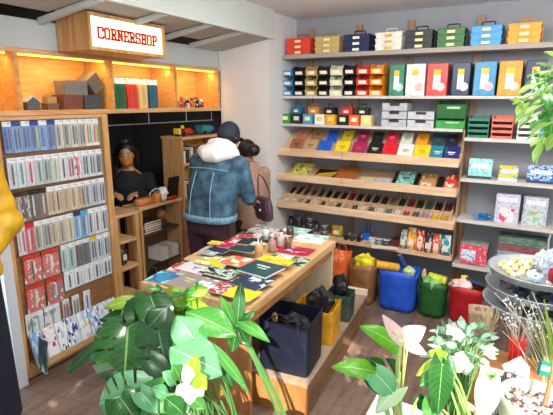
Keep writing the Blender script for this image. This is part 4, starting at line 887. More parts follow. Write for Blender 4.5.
filler('glossy black bundle heaped on the green tote', (-1.20, 3.14, PZ+.24), (.06, .055, .11), '#0a0b0f', 9)
FB = lambda px, y: at(px, 270, 'y', y).x
q = tote('orange tote bag beside the table end on the floor', (FB(337, 3.95), 3.98, 0), .05, .2, .2, .46, '#d8622a', soft=.6, handles=.06)
filler('crumpled orange paper in the orange tote', (FB(337, 3.95), 3.98, .43), (.07, .06, .05), '#e07a3a', 2)
q = tote('brown kraft paper bag stuffed with yellow film', (FB(363, 4.0), 4.02, 0), -.03, .235, .22, .40, '#8e5f3a', soft=.4, name='kraft_bag')
filler('bright yellow film in the kraft bag', (FB(364, 4.0), 4.0, .40), (.095, .075, .08), '#e8dc2c', 4)
q = tote('glossy bright blue tote bag full of rolled cloth', (FB(398.5, 4.0), 4.05, 0), .0, .325, .24, .385, '#1c55c8', soft=.6)
def roll(label, p, d, r, L, c, c2='#e8e4d8', name='cloth_roll'):
    t = thing(name, label, 'roll', p); d = Vector(d).normalized()
    MB().cyl((0, 0, 0), d*L, r, seg=14).build('roll_body', mat(c, .6, var=.15), t); MB().cyl(d*(L+.0005), d*(L+.003), r*.7, seg=12).build('roll_core', mat(c2, .6), t)
roll('amber yellow cloth roll lying in the blue tote', (FB(380, 4.05)-.02, 4.02, .395), (1, .1, -.02), .04, .2, '#e0a428')
roll('navy cloth roll leaning out of the blue tote', (FB(406, 4.05), 4.1, .36), (-.45, .05, .7), .032, .16, '#1a2a6a')
filler('lime and white paper in the blue tote', (FB(410, 4.05), 4.02, .385), (.05, .05, .04), '#c8d890', 12)
q = tote('dark green tote bag holding a yellow roll', (FB(435, 4.05), 4.07, 0), .03, .22, .2, .33, '#1f5a24', soft=.5)
roll('yellow green cloth roll lying across the green tote', (FB(430, 4.07), 4.04, .365), (1, -.05, -.1), .04, .15, '#c8cc1c', '#e8e49a')
filler('pale green film in the green tote', (FB(432, 4.0), 4.0, .31), (.075, .05, .075), '#8ac46a', 6)
filler('tan twist of paper at the rim of the green tote', (FB(424, 4.05), 4.08, .36), (.02, .02, .05), '#d8c08a', 16)
q = tote('crimson red tote bag beside the green tote', (FB(469, 4.0), 4.06, 0), -.03, .245, .22, .35, '#b01420', soft=.5)
filler('white and pink tissue paper in the red tote', (FB(463, 4.0), 4.02, .345), (.09, .07, .05), '#f0d0cc', 7)
roll('yellow ended navy cloth roll in the red tote', (FB(466, 4.08)+.0, 4.1, .37), (.8, .0, -.12), .03, .17, '#1c2444', '#e8d428')
roll('short yellow roll in the red tote', (FB(462, 4.08), 4.12, .37), (.5, .0, .1), .03, .05, '#ead62a', '#f4ec8a')
kb = tote('speckled tan paper bag in front of the red tote', (at(480, 320, 'y', 3.72).x, 3.72, 0), .1, .15, .10, .30, '#c2a687', soft=.2, name='paper_bag')
filler('folded brown paper in the tan paper bag', (at(480, 320, 'y', 3.72).x, 3.72, .28), (.05, .035, .025), '#a88a6a', 13)
# ------------------------------------------------------------------ back wall shelving
SHW = mat('#a39a90', .6, var=.04); SHL = mat('#c9c4be', .6, var=.03)
su = thing('shelving_unit', 'tall shelving on wooden uprights with sloped display trays on the back wall', 'shelving', (0, 0, 0))
UPR = wood('#8a6a50', '#b08c70', 'Z', 5)
for x in (-2.16, -1.64, -1.13, -.535): MB().box(x-.03, x+.03, 4.515, YB, 0.0 if x > -1 else .3, 2.63).build('upright', UPR, su)
def shelf(x0, x1, z, y0, th=.028, m=SHL): MB().box(x0, x1, y0, 4.514, z-th, z).build('shelf_board', m, su, bevel=.002)
shelf(XS, 1.2, 2.35, 4.23, .04, SHW); shelf(XS, .95, 1.95, 4.25, .026); shelf(XS, -.565, 1.67, 4.25, .026); shelf(XS, -.55, .52, 4.20, .035, WOODLX)
for z in (1.60, 1.245, .875, .45): shelf(-.545, 1.1, z, 4.25, .03, SHL)
for x in (-.565,): MB().box(x, x+.016, 4.30, 4.514, .45, 1.67).build('side_panel', UPR, su)
def tray_shelf(zf, zb, lip):
    d = Vector((0, .36, zb-zf)); a = math.atan2(zb-zf, .36); n = Vector((0, -math.sin(a), math.cos(a)))
    MB().obox(Vector(((XS-.55)/2, 4.335, (zf+zb)/2))-n*.009, (-.555-XS, d.length, .016), rotx(a)).build('tray_board', WOODLX, su)
    for x0, x1 in ((XS+.002, -1.62), (-1.615, -.555)): MB().box(x0, x1, 4.135, 4.153, lip-.075, lip).build('tray_lip', WOODLX, su, bevel=.002)
    def on(x, s): # s from 0 at lip to 1 at wall
        return Vector((x, 4.155+.36*s, zf+(zb-zf)*s)), a
    return on
T1 = tray_shelf(1.375, 1.57, 1.425); T2 = tray_shelf(1.10, 1.22, 1.165); T3 = tray_shelf(.80, .965, .872)
LABEL = mat('#f0e6a8', .5, var=.02); LABW = mat('#f1f1ea', .5, var=.02)
def X(px, py, y=4.25): return at(px, py, 'y', y).x
# three-tier cases on the top shelf
def tier_case(px0, px1, c, c2, nm, lab):
    x0, x1 = X(px0, 48, 4.26), X(px1, 48, 4.26); w = x1-x0-.012; x = (x0+x1)/2
    t = thing('tiered_case', nm+' three-tier carry case with folded handle on the top shelf', 'case', (x, 4.365, 2.351), 0, 'tiered carry cases on the top shelf')
    m = mat(c, .4); dk = mat(c2, .4)
    tiers = [MB().frus(-w/2+.012, w/2-.012, -.1, .1, k*.052, k*.052+.05, .008, .004).box(-w/2+.002, w/2-.002, -.108, .108, k*.052+.042, k*.052+.0515).build('tier', m, t, bevel=.002) for k in range(3)]
    MB().tube([(-.05, 0, .156), (-.05, 0, .19), (-.045, 0, .196), (.045, 0, .196), (.05, 0, .19), (.05, 0, .156)], .006, 6).build('handle', dk, t)
    for k in range(3): MB().box(-.032, .032, -.1125, -.1085, k*.052+.01, k*.052+.032).build('label_card', lab, tiers[k])
    for s in (-1, 1): MB().box(s*w/2-.006*(s < 0), s*w/2+.006*(s > 0), -.03, .03, .02, .125).build('clasp', dk, t)
for a in ((285, 311, '#e2452c', '#c03a24', 'orange red', LABEL), (313.5, 340, '#c8ac70', '#9a8450', 'beige', LABEL), (342, 370, '#1f2450', '#14183a', 'navy blue', LABW), (373.5, 402.5, '#e6e4da', '#cfcdc2', 'ivory white', mat('#d8b24a', .5)), (404, 433, '#1d2226', '#121416', 'black', LABEL), (435, 465, '#256b2e', '#1c3a20', 'grass green', LABEL), (468, 502, '#3f9bd2', '#1e2d4a', 'sky blue', mat('#e4f2a8', .5)), (504.5, 541, '#f0a012', '#e0880c', 'orange yellow', LABEL)): tier_case(*a)
# stacking bins, three high
BINC = [('#2f7fb2', 'blue'), ('#16161a', 'jet black'), ('#c9a862', 'tan'), ('#182418', 'dark green'), ('#e6e4c6', 'cream'), ('#12121c', 'blue black'), ('#d63a2c', 'red'), ('#ee9420', 'orange')]
xa, xb = X(281, 80), X(383, 80); bw = (xb-xa)/8
for i, (c, n) in enumerate(BINC):
    for k in range(3):
        t = thing('stacking_bin', n+' open-front stacking bin, '+['lowest', 'middle', 'topmost'][k]+' of its column of three', 'bin', (xa+bw*(i+.5), 4.36, 1.9505+k*.098), 0, 'stacking bins on the second shelf')
        w = bw/2-.005; b = MB()
        b.box(-w, w, -.095, .09, 0, .006).box(-w, w, .082, .09, .006, .094)
        for s in (-1, 1): b.prism([(-.095, .006), (.082, .006), (.082, .094), (-.07, .094), (-.105, .05)], (s*w-(.005 if s > 0 else 0), 0, 0), (0, 1, 0), (0, 0, 1), .005)
        b.prism([(-.095, .006), (-.089, .006), (-.1, .052), (-.106, .052)], (-w, 0, 0), (0, 1, 0), (0, 0, 1), 2*w)
        b.build('bin_body', mat(c, .35), t)
        MB().prism([(-.098, .012), (-.1075, .042), (-.109, .042), (-.0995, .012)], (-w*.62, 0, 0), (0, 1, 0), (0, 0, 1), w*1.24).build('label_card', mat('#cfe6f2' if i == 0 else '#f2efd6', .5), t)
# sleeved box files
for px0, px1, c, n, st in ((388.5, 404, '#3f8a6a', 'green', '#c4d4dc'), (405, 425, '#e9e9e4', 'white', '#eab4b0'), (426, 447.5, '#e04a44', 'coral red', '#f0c8c0'), (451, 470, '#1f3556', 'navy', '#e2d2d0'), (473, 496, '#3c92c4', 'sky blue', '#ecb8b8'), (497.5, 522, '#f09a28', 'orange', '#efc4c0'), (524, 546, '#26385a', 'indigo', '#e8eef0')):
    x0, x1 = X(px0, 80, 4.27), X(px1, 80, 4.27); w = x1-x0-.008; hh = .275
    t = thing('box_file', n+' upright box file with tall white label and round sticker', 'box', ((x0+x1)/2, 4.38, 1.9505), 0, 'upright box files on the second shelf')
    MB().box(-w/2, w/2, -.1, .1, 0, hh).build('body', mat(c, .35, var=.12, scale=16), t, bevel=.006)
    lb_ = MB().box(-w*.18, w*.17, -.1022, -.1005, .055, .215).build('label_card', LABW, t); MB().box(-w*.18, w*.17, -.1035, -.1025, .175, .222).build('yellow_heading', mat('#ecc02c', .5), t)
    MB().cyl((w*.2, -.1045, .075), (w*.2, -.1005, .075), .036, seg=20).build('round_sticker', mat(st, .5), t)
# third shelf: small twin cases behind, small boxes before
for px, c, n in ((297, '#2f6f92', 'blue'), (314, '#e0902a', 'amber'), (330, '#1a1a1c', 'black'), (347, '#d8342c', 'red'), (363, '#1f3020', 'dark green')):
    t = thing('twin_case', n+' small two-tier case with handle behind the little label boxes', 'case', (X(px, 108, 4.40), 4.42, 1.6705), 0, 'small two-tier cases on the third shelf')
    tw = [MB().frus(-.058, .058, -.04, .04, .0+k*.085, .083+k*.085, .003, .002).build('tier', mat(c, .4), t, bevel=.003) for k in range(2)]
    for k in range(2): MB().box(-.026, .026, -.0465, -.0435, .03+k*.085, .055+k*.085).build('label_card', mat('#dfe8e0', .5), tw[k])
    MB().tube([(-.026, 0, .17), (-.026, 0, .2), (.026, 0, .2), (.026, 0, .17)], .006, 6).build('handle', mat(c, .4), t)
for px, c, n, l in ((286, '#4a8a36', 'leaf green', '#dcecc0'), (297, '#1c1e1c', 'black', '#d4d8d0'), (308, '#4f9ac0', 'light blue', '#e0e8b0'), (320, '#f0eee8', 'white', '#e0d070'), (331, '#f0a428', 'amber', '#f4d070'), (343, '#201e1c', 'dark brown', '#dce8c0'), (354.5, '#ea6428', 'orange', '#f6d8b8'), (366.5, '#e8cf86', 'beige', '#f0f0a0')):
    t = thing('label_box', n+' little open box with pale label at the front of the third shelf', 'box', (X(px, 120, 4.28), 4.31, 1.6705), 0, 'little label boxes on the third shelf')
    MB().box(-.052, .052, -.045, .04, 0, .006).box(-.052, .052, -.045, -.04, .006, .098).box(-.052, .052, .035, .04, .006, .098).box(-.052, -.047, -.04, .035, .006, .098).box(.047, .052, -.04, .035, .006, .098).build('body', mat(c, .4), t)
    MB().box(-.03, .03, -.0475, -.0455, .035, .075).build('label_card', mat(l, .5), t)
GR = mat('#d6d8da', .4); CUT = mat('#2a2c30', .6)
def drawer(name, lab, x, z, w, c, h=.062, y=4.37, cut='#26282c', grp=None, low=False):
    t = thing(name, lab, 'tray', (x, y, z), 0, grp); m = mat(c, .4)
    b = MB().box(-w/2, w/2, -.11, .11, 0, .006).box(-w/2, -w/2+.006, -.104, .11, .006, h).box(w/2-.006, w/2, -.104, .11, .006, h).box(-w/2+.006, w/2-.006, .104, .11, .006, h)
    if low:
        b.box(-w/2, w/2, -.11, -.104, .006, h*.52); b.build('tray_body', m, t)
        MB().box(-w/2+.008, w/2-.008, -.1, .1, .0065, h*.3).build('tray_shade_insert', mat(cut, .7), t)  # dark slab painting the shade inside each stacked tray
        return t
    b.box(-w/2, w/2, -.11, -.104, .006, h*.62).box(-w/2, -w*.2, -.11, -.104, h*.62, h).box(w*.2, w/2, -.11, -.104, h*.62, h)
    b.build('tray_body', m, t)
    MB().box(-w*.2, w*.2, -.1035, -.1025, h*.3, h*.98).build('slot_shade_plate', mat(cut, .6), t)  # dark plate behind the notch stands in for the shade inside
    MB().cyl((w*.36, -.112, h*.4), (w*.36, -.1105, h*.4), .006, seg=8).build('stud', mat('#6a6e74', .4), t)
    return t
wx = (X(394, 110), X(421, 110)); ww = wx[1]-wx[0]-.012
for k in range(3): drawer('letter_tray', 'pale grey letter tray, '+['lowest', 'middle', 'topmost'][k]+' of the stack of three by the beige box', wx[0], 1.6705+k*.074, ww, '#b4b6b9', .066, grp='grey letter trays on the third shelf')
for k in range(2): drawer('letter_tray', ['lower', 'upper'][k]+' pale grey letter tray of the pair beside the green crate', wx[1], 1.6705+k*.074, ww, '#bcbec1', .066, grp='grey letter trays on the third shelf')
gx = X(451, 110); gw = X(466, 110)-X(436.5, 110)
for k, (z, h, n, c) in enumerate(((1.6705, .085, 'light green file crate under the tall dark green one', '#3f9a46'), (1.757, .15, 'tall dark green file crate on the light green one', '#1f5f2a'))):
    t = thing('file_crate', n, 'crate', (gx, 4.37, z))
    b = MB().box(-gw/2, gw/2, -.11, .11, 0, .006).box(-gw/2, -gw/2+.006, -.11, .11, .006, h).box(gw/2-.006, gw/2, -.11, .11, .006, h).box(-gw/2+.006, gw/2-.006, .104, .11, .006, h).box(-gw/2+.006, gw/2-.006, -.11, -.104, .006, h*.8)
    b.build('crate_body', mat(c, .25), t, bevel=.002); MB().box(-gw*.15, gw*.3, -.112, -.1105, h*.55, h*.68).build('shine_strip', mat('#a8d8a0', .2), t)  # pale strip painting a glossy shine on the crate front
    MB().box(-gw/2-.004, gw/2+.004, -.114, .114, h, h+.004).build('rim', mat(c, .25), t) if False else None
for px0, px1, c, dk, nm in ((467.5, 489, '#2f7a64', '#10241c', 'dark green'), (491, 513, '#e0705c', '#3a1a18', 'coral pink'), (517, 540, '#eeeeea', '#26282c', 'white')):
    x0, x1 = X(px0, 130, 4.27), X(px1, 130, 4.27)
    for k in range(4): drawer('letter_tray', nm+' letter tray, '+['lowest', 'second from the shelf', 'third from the shelf', 'topmost'][k]+' of its stack of four', (x0+x1)/2, 1.6005+k*.047, x1-x0-.006, c, .043, cut=dk, grp=nm+' letter trays in a stack', low=True)
drawer('letter_tray', 'teal letter tray behind the hanging vine leaves', X(552, 130), 1.6005, .16, '#2f8a9a', .09)
# ---- notebooks on the first sloped tray
def lying(on, px, py, s0, w, h, c, label, kind='notebook', group=None, art=None, th=.012, lift=.0, title=True, tilt=.0):
    p, a = on(0, s0); x = at(px, py, 'y', p.y).x
    t = thing(kind, label, 'notebook' if kind == 'notebook' else 'stationery', (x, p.y, p.z+.0015+lift), 0, group); t.rotation_euler = (a+tilt, 0, 0)
    MB().box(-w/2, w/2, 0, h, 0, th*.2).box(-w/2, w/2, 0, h, th*.8, th).box(-w/2, -w/2+.004, 0, h, th*.2, th*.8).build('cover', art or mat(c, .4), t)
    MB().box(-w/2+.0045, w/2-.002, .002, h-.002, th*.21, th*.79).build('pages', mat('#ece6d8', .7), t)
    if title: MB().box(-w*.22, w*.22, h*.56, h*.64, th, th+.001).box(-w*.15, w*.15, h*.46, h*.5, th, th+.001).build('cover_print', mat('#d8c27a' if title == 1 else title, .4), t)
    return t
N1 = [(294, '#9a5a44', 'rust brown', '#4a2a20'), (308, '#b89468', 'kraft', '#6a5034'), (322.5, '#1f5cc4', 'royal blue', '#1a48a0'), (340, '#ecc81c', 'lemon yellow', '#a88a10'), (357, '#a01e50', 'magenta', '#c04a74'), (373, '#141416', 'black', '#c8c8c8'), (388, '#d01c2c', 'scarlet', '#a81422'), (403.5, '#e4dcd8', 'white', '#8a8480'), (420, '#f2c01e', 'warm yellow', '#b88a14'), (436, '#1f7a86', 'teal', '#cfe0d8'), (449.5, '#1c2472', 'navy', '#e8e8f0')]
for i, (px, c, n, tt) in enumerate(N1):
    nb = (N1[i-1][2] if i else 'side wall'); lying(T1, px, 150+i*1.2, .04, .138, .165, c, n+' notebook in the front row of the sloped tray, next to '+nb+('' if i else ''), group='notebooks in the front row of the upper sloped tray', title=tt, tilt=.34, lift=.001)
N2 = [(301, '#b06a58', 'dusty pink', '#8a4a3c'), (316, '#8a6a3a', 'olive brown', '#4a3a20'), (331.5, '#1c4fae', 'cobalt blue', '#123a86'), (346.5, '#b8a41e', 'mustard', '#7a6c12'), (362, '#8e1c44', 'wine', '#c09aa8'), (376.5, '#1a1a1a', 'black', '#3a3a3a'), (391, '#c81f38', 'crimson', '#e0a0a8'), (406, '#c9cdc6', 'pale grey', '#7c847c'), (421.5, '#e0941c', 'orange', '#a86a10'), (437, '#22404e', 'slate teal', '#4a6a78'), (451, '#1b2030', 'midnight', '#5a6070')]
for i, (px, c, n, tt) in enumerate(N2): lying(T1, px, 136+i*.9,   .53, .106, .14, c, n+' notebook in the back row of the upper sloped tray', group='notebooks in the back row of the upper sloped tray', title=tt, lift=.012, tilt=.42)
# ---- second sloped tray
def tray_item(px0, px1, py, c, label, art=None, kind='card_pack', s0=.03, h=.26, title=False):
    y = 4.155+.36*s0; x0, x1 = at(px0, py, 'y', y).x, at(px1, py, 'y', y).x
    return lying(T2, (px0+px1)/2, py, s0, x1-x0-.006, h, c, label, kind, None, art, .014, title=title, tilt=.22 if h > .2 and 'black card' not in label else .0)
tray_item(288, 306, 172, '#d8cc4a', 'yellow and green patterned card pack at the end of the middle tray', printed('#d6c84a', '#7a9a3a', '#f0e88a', scale=5, amount=.5))
t = tray_item(310, 331, 174, '#241c18', 'black card folder under the fan of yellow pencils')
for i in range(8):
    p, a = T2(0, .1); x = at(312+i*2.2, 176, 'y', p.y).x
    q = MB().tube([(0, 0, 0), (0, .01, 0), (.05, .1+.012*i, .0)], [.001, .005, .005], 6, mi=0).build('pencil', mat('#e6b82c', .4)); q.location = (x, p.y, p.z+.026); q.rotation_euler = (a, 0, 0)
    tag(q, 'yellow pencil fanned out on the black folder', 'pencil', 'yellow pencils on the black folder')
tray_item(333.5, 354, 176, '#a8602c', 'orange brown leather pad between pencils and cream pad')
tray_item(357, 371, 178, '#dcd2a4', 'cream note pad on the middle tray', h=.16)
tray_item(372, 388, 180, '#c4c8d0', 'blue grey gridded pad on the middle tray', printed('#c6cad2', '#8a94a8', scale=5, kind='lines', amount=.3), h=.17)
tray_item(390, 393.5, 182, '#15181a', 'thin black sketchbook on the wall side of the teal card box', h=.24)
tray_item(394, 411, 182, '#7fc4bc', 'pale teal printed card box on the middle tray', printed('#86c6be', '#2a5a58', '#c8e8e2', scale=4, kind='lines', amount=.35), title='#1f4a48')
tray_item(412, 416, 184, '#111315', 'thin black sketchbook between teal box and kraft cards', h=.24)
tray_item(417, 434, 185, '#b88a58', 'kraft card pack with pale drawing on the middle tray', printed('#b88a58', '#e6d4b0', scale=4, amount=.3))
tray_item(435, 441, 186, '#17130f', 'narrow black box beside the red card pack', h=.22)
tray_item(442, 455, 188, '#d83a2c', 'red and white printed card pack at the divider end of the middle tray', printed('#d8392c', '#f0d8c8', scale=4, amount=.4))
# ---- pencil compartments on the third tray
p0, a3 = T3(0, .0)
gd = thing('pen_divider', 'wooden grid divider with pen compartments on the lowest sloped tray', 'divider', (0, p0.y, p0.z+.0015)); gd.rotation_euler = (a3, 0, 0)
xs = [XS+.03+i*.086 for i in range(21)]
for x in xs: MB().box(x-.005, x+.005, .027, .36, 0, .052).build('slat', WOODLX, gd)
g2 = MB()
for s in (.18,): 
    for i in range(20): g2.box(xs[i]+.0055, xs[i+1]-.0055, s, s+.006, 0, .046)
g2.build('cross_slat', WOODLX, gd)
PC1 = [('white', '#d8d4cc'), ('white', '#cfcabf'), ('grey', '#8a8680'), ('brown', '#54392c'), ('white', '#e8e4e0'), ('dark grey', '#3a3836'), ('tan', '#b09a74'), ('black', '#1c1a1a'), ('stone', '#9a948a'), ('black', '#221f20'), ('cream', '#e2dcc8'), ('graphite', '#44464a'), ('white', '#ece8e6'), ('teal', '#2f7a7c'), ('white', '#e6e6ea'), ('crimson', '#b02a44'), ('slate', '#3f4a56'), ('lilac', '#a884c8'), ('yellow', '#e6c41c'), ('golden', '#e0a81c')]
PC2 = [('black', '#262320'), ('charcoal', '#33302c'), ('rust', '#6a3a2c'), ('grey', '#6f6a66'), ('brown', '#6a4a30'), ('black', '#1a1716'), ('dark', '#2a2826'), ('black', '#201e1e'), ('red', '#b02a1e'), ('black', '#1c1c1e'), ('charcoal', '#2e2c2c'), ('dark brown', '#3a2a20'), ('black', '#181818'), ('grey lilac', '#8a8494'), ('navy', '#1c2434'), ('red', '#b8322a'), ('black', '#1a1c1c'), ('turquoise', '#2a8a8c'), ('black', '#1e1a1c'), ('ruby', '#8e1f34')]
for row, (pcs, s) in enumerate(((PC1, .0), (PC2, .19))):
    for i, (n, c) in enumerate(pcs):
        for k in range(3):
            q = MB().tube([(0, 0, 0), (0, .012, 0), (0, .135, .0), (0, .14, 0)], [.003, .0095, .0095, .007], 7).cyl((.009, .09, .006), (.009, .135, .006), .002, seg=5)
            o = q.build('pen', mat(c, .35), gd if False else None)
            loc = Vector((xs[i]+.018+k*.025, p0.y, p0.z+.0015))+Vector((0, math.cos(a3), math.sin(a3)))*(.015+s+.004*((k*7+i) % 3))+Vector((0, -math.sin(a3), math.cos(a3)))*.0105
            o.location = loc; o.rotation_euler = (a3, 0, 0)
            tag(o, n+' pen in the '+ORD[i]+' '+['front', 'back'][row]+' compartment of the pen divider', 'pen', 'pens in the '+ORD[i]+' '+['front', 'back'][row]+' compartment')
# ---- bottom shelf
def bx_(px, py=245, y=4.34): return at(px, py, 'y', y).x
def jar(px, c, lid, nm, h=.12, r=.035, y=4.36, z=.5205):
    t = thing('ink_jar', nm, 'jar', (bx_(px, 240, y), y, z)); MB().lathe([(r*.95, 0), (r, .006), (r, h*.75), (r*.6, h*.85), (r*.6, h*.9)], seg=14).build('body', mat(c, .3), t); MB().lathe([(r*.7, h*.901), (r*.7, h*1.05)], seg=14).build('lid', mat(lid, .4), t)
    return t
jar(291, '#2e2a30', '#1a1a1c', 'charcoal ink jar beside the column on the bottom shelf'); jar(299, '#3a4048', '#7a8088', 'slate ink jar, second from the column'); jar(308, '#2f3a38', '#1c2424', 'green black ink jar, third from the column'); jar(316, '#5a5258', '#2a2428', 'mauve grey ink jar, fourth from the column', .10)
for i, px in enumerate((310, 324)):
    for k in range(3 if i == 0 else 2):
        t = thing('tin', ('silver lidded tin, '+['lowest', 'middle', 'topmost'][k]+' of the three-high tin stack') if i == 0 else ('grey lidded tin, '+['lower', 'upper'][k]+' of the two-high tin stack'), 'tin', (bx_(px, 240, 4.25), 4.25, .5205+k*.058))
        MB().lathe([(.036, 0), (.036, .045)], seg=16).build('body', mat('#4a4448' if i == 0 else '#5a5a60', .35, .3), t); MB().lathe([(.038, .0455), (.038, .0565)], seg=16).build('lid', mat('#b8b2ae', .3, .5), t)
t = thing('green_pouch', 'green and orange printed pouch standing on the bottom shelf', 'pouch', (bx_(337, 240, 4.30), 4.30, .5205)); MB().loft([((0, 0, 0), .06, .03), ((0, 0, .05), .065, .03), ((0, 0, .11), .06, .012), ((0, 0, .13), .06, .004)], 16, p=4).build('body', printed('#8a9a3a', '#d88a3a', '#5a7a2c', scale=4, amount=.5), t); MB().box(-.03, .03, -.033, -.031, .03, .07).build('label_card', mat('#f0d8b0', .5), t)
for i, (px, c, n) in enumerate(((347, '#23242a', 'black'), (353, '#3a3c44', 'graphite'), (360, '#1c1d22', 'blue black'))):
    t = thing('tape_dispenser', n+' tape dispenser in the row beside the blue pencil pot', 'dispenser', (bx_(px, 243, 4.27), 4.27, .5205)); MB().prism([(-.05, 0), (.05, 0), (.055, .03), (.02, .075), (-.03, .08), (-.05, .05)], (-.018, 0, 0), (0, 1, 0), (0, 0, 1), .036).build('body', mat(c, .3), t); MB().cyl((-.0195, -.005, .05), (.0195, -.005, .05), .02, seg=14).build('tape_roll', mat('#c8c8cc', .3), t)
t = thing('pencil_pot', 'bright blue square pot holding two blue pencils', 'pot', (bx_(367.5, 240, 4.36), 4.36, .5205)); b = MB().box(-.035, .035, -.035, .035, 0, .006)
for s in (-1, 1): b.box(s*.035-.004*(s > 0), s*.035+.004*(s < 0), -.035, .035, .006, .075).box(-.031, .031, s*.035-.004*(s > 0), s*.035+.004*(s < 0), .006, .075)
b.build('pot_body', mat('#1f6ad0', .35), t)
for i, s in enumerate((-.014, .014)): tag(MB().tube([(s, 0, .0065), (s*1.3, .01, .17), (s*1.32, .0105, .185)], [.006, .006, .001], 6).build('pencil', mat('#2a56b0', .4), None, loc=t.location), 'tall '+['dark', 'bright'][i]+' blue pencil in the square pot', 'pencil')
for i, (px, c, n) in enumerate(((372, '#c8ccd2', 'clear bagged grey'), (379, '#7a8286', 'clear bagged slate'), (386.5, '#3f4a48', 'clear bagged dark green'))):
    t = thing('bagged_pack', n+' refill pack lying on the bottom shelf', 'pack', (bx_(px, 246, 4.27), 4.27, .5205)); MB().loft([((0, 0, 0), .038, .05), ((0, 0, .025), .04, .055), ((0, 0, .05), .025, .035)], 14, p=3).build('body', mat(c, .25, var=.3, scale=50), t); MB().box(-.03, .03, -.03, .02, .051, .053).build('label_card', mat('#e4e6e8', .4), t)
t = thing('maroon_box', 'maroon folded card box lying open on the bottom shelf', 'box', (bx_(395, 243, 4.29), 4.29, .5205)); MB().prism([(-.045, 0), (.045, 0), (.06, .075), (-.02, .075)], (0, .05, 0), (1, 0, 0), (0, 0, 1), .1).build('body', mat('#5a1a20', .4), t); MB().box(-.02, .06, -.05, .05, .0755, .078).build('lid', mat('#3a1014', .4), t)
for px, w, h, c, art, n in ((403.5, .055, .13, '#b8bcb8', printed('#c4c8c4', '#6a746e', scale=4), 'clear crinkled'), (411.5, .07, .15, '#f0b428', printed('#f2b42c', '#f4ead0', '#e08a1c', scale=3), 'yellow orange'), (420, .065, .14, '#c82044', printed('#cf2548', '#f0e0e0', '#e88a2c', scale=3), 'crimson pink'), (428, .06, .135, '#3a2444', printed('#3a2648', '#d8c8b0', scale=2.5, amount=.35), 'plum purple'), (436.5, .065, .13, '#e0603a', printed('#e0623c', '#f0d8b0', '#c84a5a', scale=3), 'orange coral'), (446, .07, .13, '#2f86b8', printed('#3288ba', '#d8e4e0', '#28a08c', scale=3), 'blue and teal')):
    w, h = w*1.12, h*1.45
    t = thing('foil_pouch', n+' printed pouch standing in the row by the shelf divider', 'pouch', (bx_(px, 246, 4.26), 4.26, .5205)); MB().loft([((0, 0, 0), w/2, .028), ((0, 0, h*.4), w/2+.004, .03), ((0, 0, h*.8), w/2, .012), ((0, 0, h), w/2, .004)], 16, p=4).build('body', art, t); MB().box(-w*.3, w*.3, -.0335, -.0315, h*.2, h*.5).build('label_card', mat('#e8dcc8', .5), t)
t = thing('paper_sheet', 'cream sheet of paper hanging over the bottom shelf edge above the blue tote', 'paper', (bx_(385, 251, 4.19), 4.19, .5215), .3); MB().box(-.13, .12, -.06, .05, 0, .003).build('sheet', mat('#e6d8c8', .7), t)
# ---- items of the far bay
def standcard(px, pz, w, h, art, nm, stand='#e8ecee', y=4.34):
    t = thing('boxed_card_set', nm, 'box', (X(px, 160, y), y, pz+.0005))
    MB().box(-w/2, w/2, -.0, .035, .012, h).xform(Matrix.Rotation(-.12, 4, 'X')).build('box', art, t); MB().box(-w/2, w/2, -.04, .05, 0, .004).box(-w/2, w/2, -.04, -.036, .004, .022).build('stand', mat(stand, .3), t)
    MB().box(-w*.38, w*.38, -.002, -.0005, h*.5, h*.72).xform(Matrix.Rotation(-.12, 4, 'X')).build('label_card', mat('#e8f0f0', .5), t)
standcard(481, 1.245, .19, .17, printed('#86d2d0', '#58b4ba', '#c8f0ec', scale=14, amount=.4), 'aqua boxed card set on a clear stand', '#2a4a50')
standcard(510, 1.245, .145, .125, printed('#e8c030', '#c8c4a0', '#5aa88a', scale=2.5, amount=.35), 'small yellow boxed card set in the middle of the shelf')
standcard(543, 1.245, .2, .145, printed('#2a5aa8', '#6aa0d0', '#c8d8e8', scale=7, amount=.35), 'blue boxed card set at the vine end of the shelf', '#24406a')
t = thing('gift_bow', 'bright blue ribbon bow lying on the bay shelf by the divider', 'bow', (X(483, 215), 4.32, .881)); b = MB()
for i in range(6):
    a = i*PI/3; b.tube([(0, 0, .012), (.045*math.cos(a), .03*math.sin(a), .05), (.085*math.cos(a), .06*math.sin(a), .03), (.05*math.cos(a+.2), .035*math.sin(a+.2), .012), (0, 0, .012)], [.008, .016, .012, .014, .008], 6, flat=.3)
b.build('loop', mat('#2a8ad2', .3), t); MB().ball((0, 0, .03), (.02, .02, .02), 8, 6).build('knot', mat('#1c6ab8', .3), t)
def window_box(px0, px1, z, h, art, art2, nm, y=4.36):
    x0, x1 = X(px0, 205, y-.05), X(px1, 205, y-.05); w = x1-x0-.008
    t = thing('toy_kit_box', nm, 'box', ((x0+x1)/2, y, z+.0005)); MB().box(-w/2, w/2, -.045, .045, 0, h).build('carton', art, t, bevel=.002); MB().box(-w*.3, w*.3, -.047, -.0455, h*.04, h*.52).build('picture_panel', art2, t)
    MB().box(-w*.4, w*.4, -.0465, -.0455, h*.74, h*.9).build('title_strip', mat('#dfe2ee', .5), t)
window_box(495, 520.5, .875, .25, printed('#c2c3d4', '#9a9bb8', '#dcdae6', scale=16, amount=.4), printed('#e9dfe2', '#d24a72', scale=2, amount=.45), 'lilac patterned kit box with a pink figure panel')
window_box(523, 549, .875, .245, printed('#bcc2cc', '#929cae', '#d8dce2', scale=16, amount=.4), printed('#c8d4c4', '#c8a86a', '#8ac0b8', scale=3, amount=.4), 'grey patterned kit box with a green and gold panel')
def flatbox(px, y, z, w, d, h, art, nm, rz=0):
    t = thing('game_box', nm, 'box', (X(px, 245, y), y, z+.0005), rz); MB().box(-w/2, w/2, -d/2, d/2, 0, h*.8).build('base', art, t, bevel=.002); MB().box(-w/2-.002, w/2+.002, -d/2-.002, d/2+.002, h*.802, h).build('lid', art, t)
    return t
